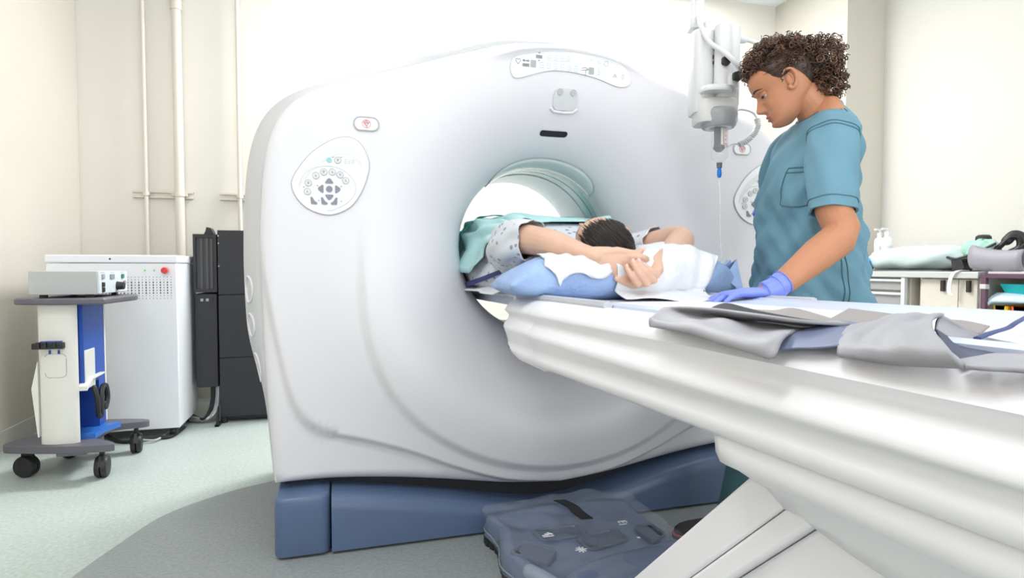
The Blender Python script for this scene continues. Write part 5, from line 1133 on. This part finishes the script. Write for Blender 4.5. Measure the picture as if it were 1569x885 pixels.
G().tube(catmull([(3.22, .60, 1.13), (3.24, .575, 1.165), (3.26, .545, 1.15), (3.27, .53, 1.10)], 6), .03, 10, rnd=True).out('strap_bundle', DARK, st_)
G().tube(catmull([(3.2, .53, 1.06), (3.2, .50, 1.09), (3.22, .47, 1.125), (3.25, .42, 1.14), (3.28, .36, 1.12), (3.3, .34, 1.0), (3.28, .36, .955)], 6), .008, 8, rnd=True).out('thin_strap', DARK, st_)
G().loft([[(3.06+.04*math.sin(a), .69-.30*t+.03*math.cos(a)*0, 1.03-.02*t+.07*math.cos(a)*(1-.15*t)-.02*math.sin(3*t)) for a in np.linspace(.2, 2*PI-.2, 20)] for t in np.linspace(0, 1, 10)], cap=False, closed=False).out('grey_cuff', mat('mauve grey vinyl', (.30, .285, .32), .5), st_, solid=.012)
# ------------------------------------------------------------------ trolley with a plum frame
PLUM = mat('plum painted frame', (.115, .05, .085), .45)
tro = thing('trolley', 'plum-framed trolley with a cream back panel at the counter\'s near end', 'trolley', (3.25, .3, 0))
for x in (2.99, 3.50):
    for y in (.565, .02): G().box(x-.014, x+.014, y-.014, y+.014, .06, .925).out('post', PLUM, tro, bevel=.003)
for x in (2.99, 3.50): G().box(x-.014, x+.014, .034, .551, .897, .925).out('top_rail', PLUM, tro, bevel=.003)
for y in (.02, .565): G().box(3.004, 3.486, y-.014, y+.014, .897, .925).out('top_rail', PLUM, tro, bevel=.003)
G().box(3.0, 3.49, .03, .555, .925, .937).out('top_shelf', mat('pale shelf', (.66, .64, .62), .5), tro)
G().box(3.0, 3.49, .03, .555, .655, .67).out('lower_shelf', mat('pale shelf', (.66, .64, .62), .5), tro)
G().box(3.485, 3.495, .03, .555, .67, .9).out('back_panel', CREAM, tro)
G().box(2.972, 3.008, .548, .584, .83, .86).out('post_clamp', mat('pale clamp', (.62, .58, .58), .4), tro, bevel=.003)
for x in (2.99, 3.5):
    for y in (.565, .02): G().lathe([(.02, -.012), (.03, -.01), (.03, .01), (.02, .012)], 16, (x, y, .031), 'x').out('caster', DARK, tro)
tq = G().loft([[(3.14+(x-3.14)*s, .36+(y-.36)*s, z) for x, y in rrect(3.05, 3.25, .20, .53, .02)] for z, s in ((.80, .84), (.862, 1.), (.862, .96), (.806, .80))]).out('tray', mat('turquoise plastic', (.0, .52, .54), .35)); tag(tq, 'turquoise plastic tray on the white-blue pad in the plum trolley', 'tray')
pd = G().grid([[(3.0+.42*q, .60-.5*t, .785+.012*math.sin(3*t+1)-.06*max(0, .12-t)/.12-.05*max(0, .12-q)/.12*(1-.6*t)+.004*math.sin(9*q+4*t)) for q in np.linspace(0, 1, 16)] for t in np.linspace(0, 1, 24)]).out('absorbent_pad', mat('pale blue pad', (.62, .76, .88), .7), solid=.018); tag(pd, 'white and pale blue pad lying over the bins in the plum trolley', 'pad')
for y0, y1, m, lb in ((.46, .545, mat('yellow plastic', (.80, .52, .01), .45), 'yellow bin under the pale blue pad in the plum trolley'), (.10, .445, mat('orange red plastic', (.78, .10, .03), .45), 'orange red bin under the pale blue pad in the plum trolley')):
    o = G().loft([[(x, y, z) for x, y in rrect(3.03, 3.30, y0+i, y1-i, .01)] for z, i in ((.671, .008), (.73, 0), (.73, .006), (.68, .012))]).out('bin', m); tag(o, lb, 'bin')
o = G().loft([[(3.34+(x-3.34)*s, .42+(y-.42)*s, z) for x, y in rrect(3.27, 3.40, .34, .52, .04)] for z, s in ((.80, 1), (.88, 1), (.889, .9), (.892, .3))]).out('lid_box', mat('mustard plastic', (.70, .48, .02), .5)); tag(o, 'mustard yellow lidded tub behind the turquoise tray', 'tub')
